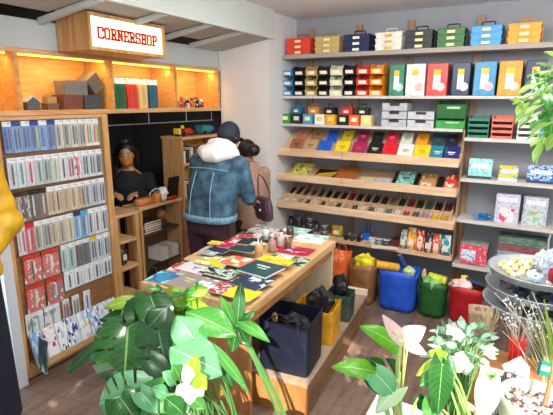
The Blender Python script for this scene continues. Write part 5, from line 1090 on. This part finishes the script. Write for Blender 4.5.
rb = thing('game_box', 'large red and pink printed box leaning on the lowest bay shelf', 'box', (X(473, 250, 4.27), 4.285, .4615)); MB().box(-.115, .115, 0, .05, .0, .175).xform(Matrix.Rotation(-.2, 4, 'X')).build('carton', printed('#d84a5a', '#e88a94', '#b8304a', scale=7, amount=.4), rb); MB().box(-.095, .02, -.002, -.0005, .03, .125).xform(Matrix.Rotation(-.2, 4, 'X')).build('picture_panel', printed('#b8c8e0', '#8a9ac0', '#e8ecf0', scale=2.5), rb)
for i, (c, a2, n) in enumerate((('#6a8a7c', '#9ab4a4', 'sage green'), ('#4a5a78', '#8a9ab0', 'slate blue'), ('#7a9a8c', '#c0d0c4', 'pale green'))): flatbox(475, 4.43, .45+i*.062, .23, .12, .06, printed(c, a2, scale=6, amount=.4), n+' flat box in the pile behind the red box')
for i, (c, a2, n) in enumerate((('#7f94b8', '#b0bcd0', 'steel blue'), ('#a8a8c4', '#6f7494', 'lavender'), ('#8f9ab8', '#d0d4e0', 'grey blue'), ('#9a3a4a', '#6a7a6e', 'green and red'), ('#4f6a5c', '#8aa08c', 'dark green'))): flatbox(522, 4.37, .45+i*.062, .36, .2, .06, printed(c, a2, scale=7, amount=.45), n+' flat box in the wide pile on the lowest bay shelf')
br = thing('shelf_bracket', 'white angled metal bracket under the bay shelf by the frame edge', 'bracket', (0, 0, 0)); MB().tube([(X(551, 232), 4.26, .834), (X(549, 240), 4.28, .78), (X(548, 255), 4.3, .66), (X(548, 262), 4.3, .46)], .007, 6).build('arm', mat('#e4e6e8', .4), br); MB().box(X(548, 262)-.015, X(548, 262)+.015, 4.28, 4.33, .451, .458).build('foot', mat('#e4e6e8', .4), br)
# ------------------------------------------------------------------ plants by the window
G_MON = leafmat('#0d3314', '#286624', '#6fa050', .15, .15, 9); G_LITE = leafmat('#276a26', '#4c923c', '#8cbc70', .3, .35, 8); G_MINT = leafmat('#3f8650', '#70ae7c', '#a0cca0', .3, .3, 8)  # G_MINT has sunlit paleness put into the leaf colour
G_DARK = leafmat('#0c2c12', '#1f5424', '#4f8a44', .3, .2, 8); G_YEL = leafmat('#74a824', '#a8c43a', '#d4e084', .35, .45, 7); G_LIME = leafmat('#479a14', '#74bc2c', '#acd870', .32, .45, 7)
G_GREY = leafmat('#7aa48a', '#b0ccb8', '#d0e2d4', .5, .25, 6); G_PALE = leafmat('#b8d0b0', '#98c080', '#d4e4cc', .35, .4, 7); W_PET = leafmat('#d2c4c2', '#dcd2d0', '#e8e0de', .4, .4, 5); PINK = leafmat('#e0b4b4', '#ecccca', '#f4dcd8', .4, .4, 5)  # G_PALE paints strong sun on a leaf as whitish green
STEM = mat('#7fae4a', .5); STEMD = mat('#4a7a3a', .5); SOIL = mat('#3a2a1e', .9, var=.3, scale=60, bump=.6)
def pot(t, r, h, c, c2=None):
    MB().lathe([(r*.72, 0), (r*.78, .008), (r, h*.95), (r*1.05, h*.95), (r*1.05, h), (r*.93, h), (r*.9, h*.86)], seg=28).build('pot', mat(c, .45, var=.05), t)
    MB().lathe([(r*.88, h*.861), (r*.7, h*.9), (0.01, h*.92)], seg=22).build('soil', SOIL, t)
def stemto(mb, a, b, r=.004, sag=.06):
    a, b = Vector(a), Vector(b); m = a.lerp(b, .55)+Vector((0, 0, sag)); mb.tube([a, a.lerp(m, .6)+Vector((0, 0, sag*.3)), m.lerp(b, .4)+Vector((0, 0, sag*.2)), b], [r*1.3, r*1.1, r, r*.8], 6)
def plant(name, label, root, pr, ph, potc, leaves, cat='plant', stem=STEMD, sr=.004):
    """leaves: (base pixel, tip pixel, depth base, depth tip, width in m, material, profile, split[, droop])"""
    t = thing(name, label, cat, root); R = Vector(root); pot(t, pr, ph, potc)
    sm = MB()
    for L in leaves:
        (bx, by), (tx, ty), d0, d1, wd, m, prof, spl = L[:8]; dr = L[8] if len(L) > 8 else .22
        B, T = P(bx, by, d0)-R, P(tx, ty, d1)-R
        N = (CAM-R-(B+T)/2).normalized()+Vector((.15, -.1, .9))
        lf = MB().leaf(B, T, wd, N, prof=prof, split=spl, droop=dr, n=24 if spl else 12, mcol=6 if spl else 4, sweep=.45 if spl else 0)
        lf.build('leaf', m, t)
        stemto(sm, Vector((rnd.uniform(-.03, .03), rnd.uniform(-.03, .03), ph*.9)), B, sr, .05)
    sm.build('stem', stem, t)
    return t
bench = thing('plant_bench', 'low wooden bench carrying the monstera group by the window', 'bench', (-1.0, 1.16, 0))
MB().box(-.55, .52, -.3, .3, .36, .39).build('bench_top', WOODLX, bench)
for x in (-.5, .46):
    for y in (-.26, .22): MB().box(x, x+.04, y, y+.04, 0, .3595).build('leg', WOODZ, bench)
b2 = thing('plant_table', 'white window table carrying the anthurium and small pots', 'table', (.25, 1.36, 0))
MB().box(-.72, .75, -.42, .36, .64, .67).build('table_top', mat('#d8d8d4', .5), b2)
for x in (-.68, .67):
    for y in (-.38, .28): MB().box(x, x+.04, y, y+.04, 0, .6395).build('leg', mat('#c8c8c4', .5), b2)
# monstera
plant('monstera_plant', 'large monstera with split glossy dark leaves near the doorway side', (-1.14, 1.18, .3905), .12, .2, '#c8b8a0', [
    ((128, 328), (124, 384), 1.72, 1.60, .255, G_MON, 'heart', True, .3), ((138, 322), (92, 350), 1.85, 1.76, .15, G_MON, 'heart', True, .25), ((134, 318), (100, 318), 1.95, 1.9, .1, G_MON, 'heart', False), ((150, 312), (128, 300), 1.98, 1.92, .1, G_LITE, 'heart', False), ((166, 318), (150, 338), 1.86, 1.78, .11, G_MON, 'heart', False), ((112, 352), (96, 366), 1.72, 1.68, .06, G_LIME, 'oval', False), ((150, 360), (172, 384), 1.62, 1.58, .1, G_DARK, 'heart', False), ((140, 392), (158, 412), 1.5, 1.46, .08, G_MINT, 'heart', False), ((165, 398), (184, 414), 1.48, 1.45, .07, G_MON, 'oval', False), ((150, 305), (116, 322), 1.9, 1.85, .15, G_MON, 'heart', False),
    ((158, 330), (172, 396), 1.72, 1.66, .22, G_DARK, 'heart', True), ((150, 296), (166, 338), 1.9, 1.78, .17, G_MON, 'heart', False), ((148, 388), (98, 404), 1.55, 1.5, .17, G_MINT, 'heart', True, .15), ((142, 300), (104, 306), 1.98, 1.9, .07, G_YEL, 'lance', False, .3),
    ((97, 344), (66, 373), 1.75, 1.7, .055, G_DARK, 'lance', False, .1), ((135, 310), (112, 330), 2.0, 1.95, .16, G_DARK, 'heart', False), ((176, 330), (200, 352), 1.75, 1.72, .13, G_DARK, 'heart', False), ((120, 398), (140, 425), 1.5, 1.46, .14, G_MON, 'heart', False), ((160, 392), (112, 425), 1.52, 1.48, .13, G_LITE, 'heart', False)])
plant('rubber_plant', 'rubber plant with broad smooth pale green leaves before the table front', (-.93, 1.33, .3905), .1, .18, '#8a6a54', [
    ((186, 312), (236, 333), 1.75, 1.66, .12, G_LITE, 'oval', False), ((176, 316), (204, 352), 1.72, 1.62, .13, G_MINT, 'oval', False), ((170, 348), (222, 372), 1.62, 1.56, .16, G_MINT, 'oval', False, .15), ((168, 306), (146, 330), 1.8, 1.72, .09, G_DARK, 'oval', False),
    ((188, 330), (172, 352), 1.7, 1.65, .1, G_MON, 'oval', False), ((206, 340), (251, 392), 1.66, 1.58, .045, G_LITE, 'lance', False, .3), ((214, 350), (234, 388), 1.7, 1.66, .06, G_DARK, 'oval', False), ((160, 372), (140, 398), 1.6, 1.56, .1, G_MINT, 'oval', False)])
lv = []
for i in range(38):
    a = rnd.uniform(0, 2*PI); cx, cy = 176+rnd.uniform(-20, 20), 300+rnd.uniform(-11, 14); L = rnd.uniform(12, 22)
    lv.append(((cx, cy), (cx+L*math.cos(a)*1.2, cy-L*abs(math.sin(a))*.6+4), 1.92+rnd.uniform(-.06, .06), 1.9, rnd.uniform(.03, .055), rnd.choice((G_YEL, G_LIME, G_YEL, G_LITE)), 'lance', False, .3))
plant('croton_plant', 'bushy yellow green plant with small leaves in front of the table panel', (-1.13, 1.40, .3905), .07, .14, '#6a5a4a', lv, sr=.002)
plant('dracaena_plant', 'upright dracaena with strappy mid green leaves against the table corner', (-.71, 1.40, .3905), .07, .15, '#7a7a72', [
    ((236, 330), (221, 296), 1.78, 1.74, .052, G_LITE, 'lance', False, .05), ((237, 328), (241, 281), 1.78, 1.78, .06, G_MON, 'lance', False, .05), ((238, 322), (268, 338), 1.75, 1.62, .055, G_LITE, 'lance', False, .35), ((236, 325), (211, 314), 1.78, 1.74, .05, G_LITE, 'lance', False, .2), ((237, 328), (232, 352), 1.74, 1.68, .06, G_MON, 'lance', False, .2), ((238, 326), (250, 346), 1.74, 1.68, .055, G_DARK, 'lance', False, .2), ((236, 326), (256, 310), 1.8, 1.8, .04, G_DARK, 'lance', False, .2)])
fl = []
for i, (b0, t0, m) in enumerate((((190, 384), (176, 398), W_PET), ((190, 384), (186, 366), W_PET), ((191, 384), (204, 376), G_YEL), ((191, 385), (203, 394), W_PET), ((190, 386), (190, 404), W_PET), ((192, 376), (196, 358), G_YEL), ((194, 378), (206, 388), G_YEL), ((180, 380), (174, 366), G_LITE), ((176, 384), (165, 372), G_MINT), ((188, 396), (204, 408), G_LITE), ((170, 396), (152, 388), G_MINT), ((176, 400), (160, 412), G_LITE), ((186, 398), (178, 418), G_MINT))):
    fl.append((b0, t0, 1.52, 1.48, .05, m, 'oval', False, .3))
plant('peace_lily', 'small lily with ragged white and yellow green blooms below the rubber plant', (-.85, 1.05, .3905), .07, .14, '#d8cfc0', fl, sr=.003)
# anthurium
an = plant('anthurium_plant', 'anthurium with lime heart leaves and white pink spathes in a pale pot', (-.27, 1.23, .6705), .085, .13, '#c4ccd0', [
    ((397, 346), (363, 325), 1.55, 1.5, .085, G_LIME, 'heart', False), ((377, 372), (334, 365), 1.52, 1.46, .085, G_LIME, 'heart', False), ((376, 374), (398, 398), 1.46, 1.42, .1, G_MINT, 'heart', False), ((384, 372), (370, 358), 1.56, 1.52, .07, G_MON, 'heart', False), ((400, 372), (388, 358), 1.6, 1.58, .05, G_DARK, 'heart', False), ((368, 376), (380, 394), 1.5, 1.46, .05, G_MON, 'heart', False), ((418, 398), (426, 412), 1.46, 1.44, .05, G_DARK, 'heart', False), ((398, 388), (376, 412), 1.44, 1.4, .07, G_PALE, 'heart', False)], stem=STEM, sr=.004)
R = Vector((-.27, 1.23, .6705)); sb = MB()
for i, (b0, t0, w, m) in enumerate((((400, 338), (384, 317), .055, PINK), ((405, 339), (424, 328), .08, W_PET), ((408, 344), (426, 354), .045, PINK), ((402, 342), (393, 336), .035, W_PET))):
    B, T = P(*b0, 1.5)-R, P(*t0, 1.46)-R
    sp_ = MB().leaf(B, T, w, (CAM-R-B).normalized(), prof='heart', droop=.3, fold=.5).build('spathe', m, an); MB().tube([B, B.lerp(T, .35)+(CAM-R-B).normalized()*.02], [.005, .003], 6).build('spadix', mat('#f0e0a0', .5), sp_)
    stemto(sb, Vector((rnd.uniform(-.02, .02), rnd.uniform(-.02, .02), .118)), B, .0035, .02)
sb.build('flower_stem', mat('#b8b86a', .5), an)
# philodendron
plant('philodendron_plant', 'philodendron with long heart leaves, one given a pale sunlit colour', (.0, 1.25, .6705), .075, .12, '#8a7a5a', [
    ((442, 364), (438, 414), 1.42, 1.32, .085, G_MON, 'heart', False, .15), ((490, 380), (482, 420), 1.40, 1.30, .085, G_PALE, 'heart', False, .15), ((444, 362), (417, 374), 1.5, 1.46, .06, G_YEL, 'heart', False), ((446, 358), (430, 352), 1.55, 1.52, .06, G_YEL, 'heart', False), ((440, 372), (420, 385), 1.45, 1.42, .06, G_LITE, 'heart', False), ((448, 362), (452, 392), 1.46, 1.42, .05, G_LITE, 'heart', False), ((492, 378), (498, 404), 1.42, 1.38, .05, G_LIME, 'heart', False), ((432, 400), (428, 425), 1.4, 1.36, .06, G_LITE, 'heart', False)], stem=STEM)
# grey green shrub with white flowers
lv = []
for i in range(92):
    a = rnd.uniform(0, 2*PI); r = rnd.uniform(0, 1)**.6; cx, cy = 460+r*29*math.cos(a), 347-r*22*math.sin(a); L = rnd.uniform(9, 17); b = a+rnd.uniform(-.9, .9)
    lv.append(((cx, cy), (cx+L*math.cos(b), cy-L*math.sin(b)*.8), 1.72+rnd.uniform(-.09, .05), 1.69, rnd.uniform(.017, .029), rnd.choice((G_GREY, G_GREY, G_GREY, G_MINT)), 'lance', False, .2))
sh = plant('euphorbia_plant', 'bushy grey green plant with white blooms behind the philodendron', (-.14, 1.60, .6705), .07, .13, '#b8b0a4', lv, sr=.0018)
R = Vector((-.14, 1.60, .6705))
for px, py, s in ((452, 329, .9), (458, 335, .8), (456, 362, 1.1), (464, 366, 1.1), (448, 364, .8), (460, 357, .8)):
    c = P(px, py, 1.6)-R; mb = MB()
    for k in range(5):
        a = k*2*PI/5; d = (rt*math.cos(a)+up*math.sin(a)); mb.leaf(c, c+d*.03*s-fw*.008, .026*s, -fw+Vector((0, 0, .3)), prof='oval', n=5, mcol=2)
    mb.build('white_flower', W_PET, sh)
# pebble bowl
pb = thing('pebble_planter', 'white ceramic bowl topped with white and red brown pebbles', 'planter', P(535, 415, 1.47)+Vector((0, 0, -.17)))
pb.location.z = .6705
zr = P(533, 393, 1.5).z-.6705
MB().lathe([(.06, 0), (.075, .01), (.1, zr*.6), (.105, zr*.92), (.112, zr+.012), (.104, zr+.012), (.096, zr*.9)], seg=30).build('bowl', mat('#a9ac98', .4, var=.08), pb)
MB().lathe([(.097, zr*.9), (.05, zr*.93), (.005, zr*.94)], seg=24).build('soil', mat('#a89c8c', .9, var=.2), pb)
ps = [MB(), MB(), MB()]
for i in range(150):
    a = rnd.uniform(0, 2*PI); r = .088*math.sqrt(rnd.random()); ps[0 if i % 5 < 3 else 1 if i % 5 == 3 else 2].ball((r*math.cos(a), r*math.sin(a), zr*.93+rnd.uniform(.004, .016)), (rnd.uniform(.006, .012), rnd.uniform(.006, .01), .006), 7, 5)
for q, c in zip(ps, ('#c4bcb8', '#9a726c', '#5a3e3a')): o = q.build('pebbles', mat(c, .6), pb); o['kind'] = 'stuff'
MB().tube([(.02, .0, zr*.95), (.03, .02, zr+.1), (.025, .05, zr+.24)], [.007, .006, .004], 8).build('stem', mat('#8a6a4a', .7), pb)
# woven basket planter
wb = thing('woven_planter', 'square black and white striped woven planter beside the pebble bowl', 'planter', P(499, 395, 1.72)); wb.location.z = .6705
h = P(499, 377, 1.72).z-.6705
STR = printed('#d8d6d0', '#1c1c20', scale=9, kind='wave', amount=.45, rough=.8)
b = MB().box(-.075, .075, -.07, .07, 0, .008)
for s in (-1, 1): b.box(s*.075-.006*(s > 0), s*.075+.006*(s < 0), -.07, .07, .008, h).box(-.069, .069, s*.07-.006*(s > 0), s*.07+.006*(s < 0), .008, h)
b.build('woven_body', STR, wb); MB().box(-.068, .068, -.063, .063, h*.7, h*.74).build('soil', SOIL, wb)
MB().prism([(0, 0), (.03, .03), (0, .06), (-.03, .03)], (0.01, -.071, h*.3), (1, 0, 0), (0, 0, 1), -.0).build('black_diamond', mat('#121214', .7), wb) if False else MB().prism([(0, 0), (.03, .03), (0, .06), (-.03, .03)], (0.01, -.0705, h*.3), (1, 0, 0), (0, 0, 1), .002).build('black_diamond', mat('#121214', .7), wb)
# cardboard carton with red cup, notched sheet
cb = thing('cardboard_box', 'brown cardboard carton behind the shrub carrying the red cup', 'box', (.06, 2.16, 0)); b = MB().box(-.2, .22, -.17, .16, 0, .70); b.build('carton', mat('#8a5a2c', .7, var=.08), cb)
MB().prism([(-.2, 0), (.22, 0), (.2, .12), (-.18, .12)], (0, -.1705, .7), (1, 0, 0), (0, -.35, -.94), .003).build('flap', mat('#96642f', .7), cb)
ws = thing('notched_card', 'white notched card sheet propped on the cardboard carton', 'card', P(514, 372, 1.86)-Vector((0, 0, .0))); ws.location.z = .7005; ws.location.y = 2.03
MB().prism([(-.05, 0), (.06, 0), (.06, .09), (.02, .13), (-.05, .075), (-.03, .045)], (0, 0, 0), (1, .1, 0), (0, .45, .9), .003).build('sheet', mat('#e6e4e2', .6), ws); MB().prism([(0, .05), (.01, .06), (.004, .075)], (0, -.0022, 0), (1, .1, 0), (0, .45, .9), .002).build('printed_mark', mat('#3a3a3e', .6), ws)
rc = thing('red_glass', 'red ribbed glass holding pale dried blooms on the cardboard carton', 'glass', P(517, 350, 2.15)); rc.location.z = .7005
MB().lathe([(.028, 0), (.03, .01), (.036, .12), (.032, .12), (.027, .012)], seg=18).build('glass_body', mat('#c81c1c', .15), rc)
for k in range(9): a = k*2*PI/9; MB().cyl((.031*math.cos(a), .031*math.sin(a), .012), (.0365*math.cos(a), .0365*math.sin(a), .118), .003, seg=5).build('rib', mat('#e8564a', .15), rc)
bl = thing('dried_bouquet', 'wispy silver white dried bouquet standing in the red glass', 'bouquet', rc.location+Vector((0, 0, .013)))
st_, fz = MB(), MB()
for i in range(34):
    a = rnd.uniform(0, 2*PI); r = rnd.uniform(.03, .13); tp = Vector((r*math.cos(a), r*math.sin(a)*.6, rnd.uniform(.15, .3))); st_.tube([(0, 0, 0), tp*.5+Vector((0, 0, .03)), tp], [.0012, .001, .001], 4)
    for k in range(4): fz.ball(tp+Vector((rnd.uniform(-.014, .014), rnd.uniform(-.014, .014), rnd.uniform(-.014, .014))), rnd.uniform(.0025, .005), 6, 4)
st_.build('stem', mat('#cfc8b0', .7), bl); fz.build('blossoms', mat('#dfe4ea', .7, var=.2), bl)
sb_ = thing('straw_bundle', 'bundle of cream straw twigs tied upright beside the silver bouquet', 'bundle', P(496, 345, 2.3)); sb_.location.z = .7005; sb_.location.y = 2.27; sb_.location.x = -.095
s_ = MB()
for i in range(40): a = rnd.uniform(0, 2*PI); r = rnd.uniform(0, .022); s_.tube([(r*math.cos(a), r*math.sin(a), 0), (r*math.cos(a)*.6, r*math.sin(a)*.6, .1), (r*2.6*math.cos(a), r*1.8*math.sin(a), rnd.uniform(.16, .24))], .0018, 4)
s_.build('straw', mat('#d6c8a0', .7, var=.2), sb_); MB().lathe([(.02, .085), (.022, .09), (.022, .105), (.02, .11)], seg=14).build('tie', mat('#8a6a44', .7), sb_)
# tall grass blades
gp = thing('dried_grass', 'tall dried grass with long cream and yellow green blades at the frame edge', 'plant', (.33, 1.62, .6705)); pot(gp, .07, .13, '#d4d4cc'); R = Vector((.33, 1.62, .6705)); CREAM = leafmat('#e8dcc4', '#f4ece0', '#fff8ee', .5, .4, 3)
for i, (b0, t0, m, w) in enumerate((((541, 352), (497, 291), CREAM, .02), ((546, 385), (510, 294), CREAM, .016), ((538, 398), (515, 330), CREAM, .014), ((548, 372), (531, 296), CREAM, .016), ((552, 395), (548, 300), G_YEL, .03), ((556, 400), (541, 310), G_YEL, .022), ((560, 390), (553, 318), CREAM, .02), ((550, 405), (530, 345), G_YEL, .02), ((545, 400), (520, 376), CREAM, .014), ((562, 380), (558, 290), G_YEL, .03), ((553, 388), (524, 300), CREAM, .022), ((549, 396), (537, 322), G_YEL, .026), ((556, 392), (516, 312), CREAM, .012), ((544, 380), (505, 330), CREAM, .012), ((558, 372), (536, 292), CREAM, .02), ((551, 400), (545, 330), CREAM, .024))):
    B, T = P(*b0, 1.62)-R, P(*t0, 1.6)-R; MB().leaf(B, T, w, prof='lance', droop=.12, n=10, mcol=2).build('blade', m, gp); MB().tube([Vector((0, 0, .118)), B.lerp(Vector((0, 0, .118)), .4), B], [.003, .003, .002], 5).build('stem', mat('#cdbf8a', .6), gp)
tg = thing('plant_label', 'teal plant label on a stick in the pebble bowl', 'label', (pb.location.x+.06, pb.location.y+.075, .6705+zr*.94)); tg.location = Vector((pb.location.x+.015, pb.location.y+.092, .6705+zr+.0125)); MB().box(-.002, .002, -.001, .001, 0, .03).build('stick', mat('#d8d0c0', .6), tg); MB().box(-.022, .022, -.0015, .0015, .03, .085).build('card', mat('#1f7a66', .5), tg); MB().box(-.014, .014, -.0025, -.0016, .05, .07).build('printed_mark', mat('#8ad0c0', .5), tg)
# ------------------------------------------------------------------ tiered galvanised stand
SX = (.10, 2.99); tsd = thing('tiered_stand', 'round galvanised three-tier stand heaped with dried flowers and wrapped packs', 'stand', (SX[0], SX[1], 0))
GAL = mat('#c4ccd0', .4, .5, var=.1)
for z, r in ((.89, .27), (.785, .275), (.68, .28)):
    MB().lathe([(r*.9, z), (r*.96, z+.004), (r, z+.04), (r*1.02, z+.045), (r*.985, z+.045), (r*.93, z+.012)], seg=40).build('tier_tray', GAL, tsd)
MB().cyl((0, 0, .02), (0, 0, .889), .018, seg=12).build('post', GAL, tsd); MB().lathe([(.2, 0), (.2, .015), (.03, .03)], seg=24).build('base', GAL, tsd)
def onst(px, py, z): return at(px, py, 'z', z)
zt = .9025
hp = []
for i in range(1500):
    if len(hp) >= 84: break
    a = rnd.uniform(.55*PI, 1.6*PI); r = rnd.uniform(.03, .205); q = (r*math.cos(a), r*math.sin(a), .03 if len(hp) < 44 or rnd.random() < .3 else .07)
    if all((q[0]-o_[0])**2+(q[1]-o_[1])**2+(q[2]-o_[2])**2 > .0395**2 for o_ in hp) and (q[0]+.02)**2+(q[1]+.17)**2 > .07**2 and (q[0]-.06)**2+(q[1]+.09)**2 > .085**2 and (q[0]-.02)**2+(q[1]-.03)**2 > .075**2 and (q[2] < .05 or any((q[0]-o_[0])**2+(q[1]-o_[1])**2 < .05**2 and o_[2] < .05 for o_ in hp)): hp.append(q)
for i, q in enumerate(hp):
    tag(crumple((0, 0, 0), (.0175, .0175, .016), i+40, 6).build('dried_blossom', mat(rnd.choice(('#e8dcae', '#d8cc8c', '#f0e8d0', '#c8bc7a', '#e6c8b8')), .7)), 'cream dried blossom heaped on the top tier of the galvanised stand', 'flower', 'dried blossoms on the top tier').location = Vector((SX[0]+q[0], SX[1]+q[1], zt+q[2]-.006))
for i, (dx, dy, r, c, nm) in enumerate(((.06, -.09, (.06, .042, .085), '#b8c4d0', 'clear crinkled gift pack standing on the top tier'), (.155, -.01, (.055, .045, .055), '#3f6ab0', 'blue wrapped pack on the top tier'), (.15, -.13, (.045, .035, .04), '#c8d0d8', 'white wrapped pack at the rim of the top tier'), (-.02, -.17, (.04, .032, .026), '#bcc6cc', 'pale film wrapped pack at the front of the top tier'), (.09, .09, (.055, .04, .035), '#c8d4c0', 'sage wrapped pack at the back of the top tier'), (.02, .03, (.05, .04, .06), '#cfd6dc', 'silver wrapped pack in the middle of the top tier'), (.19, .09, (.045, .04, .05), '#9ab0d0', 'pale blue wrapped pack at the far rim of the top tier'))):
    tag(crumple((0, 0, 0), r, 70+i, 12).build('wrapped_pack', printed(c, '#e4e8ec', '#8aa0b8', scale=4, amount=.3, rough=.3)), nm+' of the galvanised stand', 'pack').location = Vector((SX[0]+dx, SX[1]+dy, zt+r[2]*1.25+.003))
for i, (dx, dy, z, c, nm) in enumerate(((-.15, -.09, .7975, '#7a6a70', 'mauve'), (-.07, -.16, .7975, '#1c2a3c', 'dark navy'), (.04, -.17, .7975, '#16242e', 'blue black'), (.13, -.11, .7975, '#1c3040', 'ink blue'), (-.14, -.10, .6925, '#3a4248', 'slate'), (-.03, -.17, .6925, '#141e28', 'near black'), (.10, -.14, .6925, '#18242e', 'dark petrol'))):
    tag(crumple((0, 0, 0), (.042, .038, .026), 90+i, 9).build('wrapped_pack', mat(c, .3, var=.3, scale=30)), nm+' wrapped pack on the '+('middle' if z > .75 else 'lowest')+' tier of the galvanised stand', 'pack').location = Vector((SX[0]+dx, SX[1]+dy, z+.038))
rd = thing('red_pompom', 'deep red pompom hanging at the rim of the top tier', 'pompom', P(554, 276, 2.5)); crumple((0, 0, 0), (.03, .03, .04), 55, 12).build('pompom_body', mat('#a01424', .8, var=.3, scale=60), rd); MB().tube([(0, 0, .05), (.02, .06, .09), (.01, .1, .12)], .003, 5).build('cord', mat('#6a1018', .7), rd)
# ------------------------------------------------------------------ hanging vine
hv = thing('hanging_pothos', 'variegated pothos vine trailing from a hanging pot before the shelves', 'plant', P(580, 60, 1.6)); R = hv.location.copy()
MB().lathe([(.05, -.06), (.06, -.05), (.08, .04), (.084, .05), (.078, .05), (.07, .03)], seg=22).build('pot', mat('#e0dcd4', .4), hv); MB().lathe([(.069, .03), (.005, .036)], seg=18).build('soil', SOIL, hv)
for k in range(3): a = k*2*PI/3; MB().tube([(.08*math.cos(a), .08*math.sin(a), .045), (0, 0, .4), (0, 0, ZC-R.z-.0005)], .002, 4).build('hanging_cord', mat('#b8a88a', .7), hv)
V1, V2 = leafmat('#6fa83a', '#a8cc62', '#dce8a8', .3, .4, 5), leafmat('#2a7a28', '#4f9e38', '#a4cc7a', .3, .35, 5)
vm = MB(); ctr = [(570, 62), (552, 66), (545, 88), (536, 104), (528, 118)]; vm.tube([P(*c, 1.58)-R for c in ctr], .003, 5); ctr2 = [(568, 64), (550, 100), (546, 128), (540, 148), (536, 164)]; vm.tube([P(*c, 1.56)-R for c in ctr2], .003, 5); vm.tube([P(*c, 1.6)-R for c in ((560, 64), (540, 80), (526, 100), (514, 104))], .003, 5); vm.build('vine', STEM, hv)
for i, (b0, t0, w, m) in enumerate((((552, 72), (527, 74), .05, V1), ((548, 66), (537, 62), .045, V1), ((540, 82), (518, 92), .06, V1), ((538, 70), (541, 88), .05, V2), ((550, 84), (533, 100), .06, V1), ((546, 92), (548, 110), .06, V2), ((534, 100), (512, 102), .03, V1), ((526, 102), (516, 116), .045, V1), ((540, 104), (524, 114), .05, V1), ((552, 108), (540, 124), .06, V2), ((536, 112), (518, 126), .05, V1), ((548, 122), (530, 132), .055, V1), ((544, 132), (526, 138), .03, V1), ((546, 136), (536, 150), .035, V1), ((540, 146), (533, 162), .03, V1), ((553, 120), (549, 142), .05, V2), ((556, 92), (540, 96), .06, V2), ((558, 56), (545, 50), .05, V1), ((545, 98), (530, 106), .045, V1), ((522, 106), (510, 98), .03, V1), ((556, 134), (546, 150), .045, V1), ((524, 88), (532, 78), .045, V2), ((530, 108), (514, 122), .04, V1), ((538, 120), (530, 128), .035, V2), ((518, 104), (516, 96), .03, V1), ((546, 84), (552, 96), .05, V1), ((550, 70), (540, 74), .045, V1), ((542, 110), (552, 116), .045, V2), ((534, 92), (524, 98), .04, V1), ((540, 138), (530, 146), .03, V1), ((556, 74), (546, 80), .05, V2))):
    d = 1.55+.05*math.sin(i*2.1); b1 = (b0[0]+(t0[0]-b0[0])*.12, b0[1]+(t0[1]-b0[1])*.12); MB().leaf(P(*b1, d)-R, P(*t0, d-.01)-R, w*1.05, prof='heart', droop=.25, n=9, mcol=3).build('leaf', m, hv)
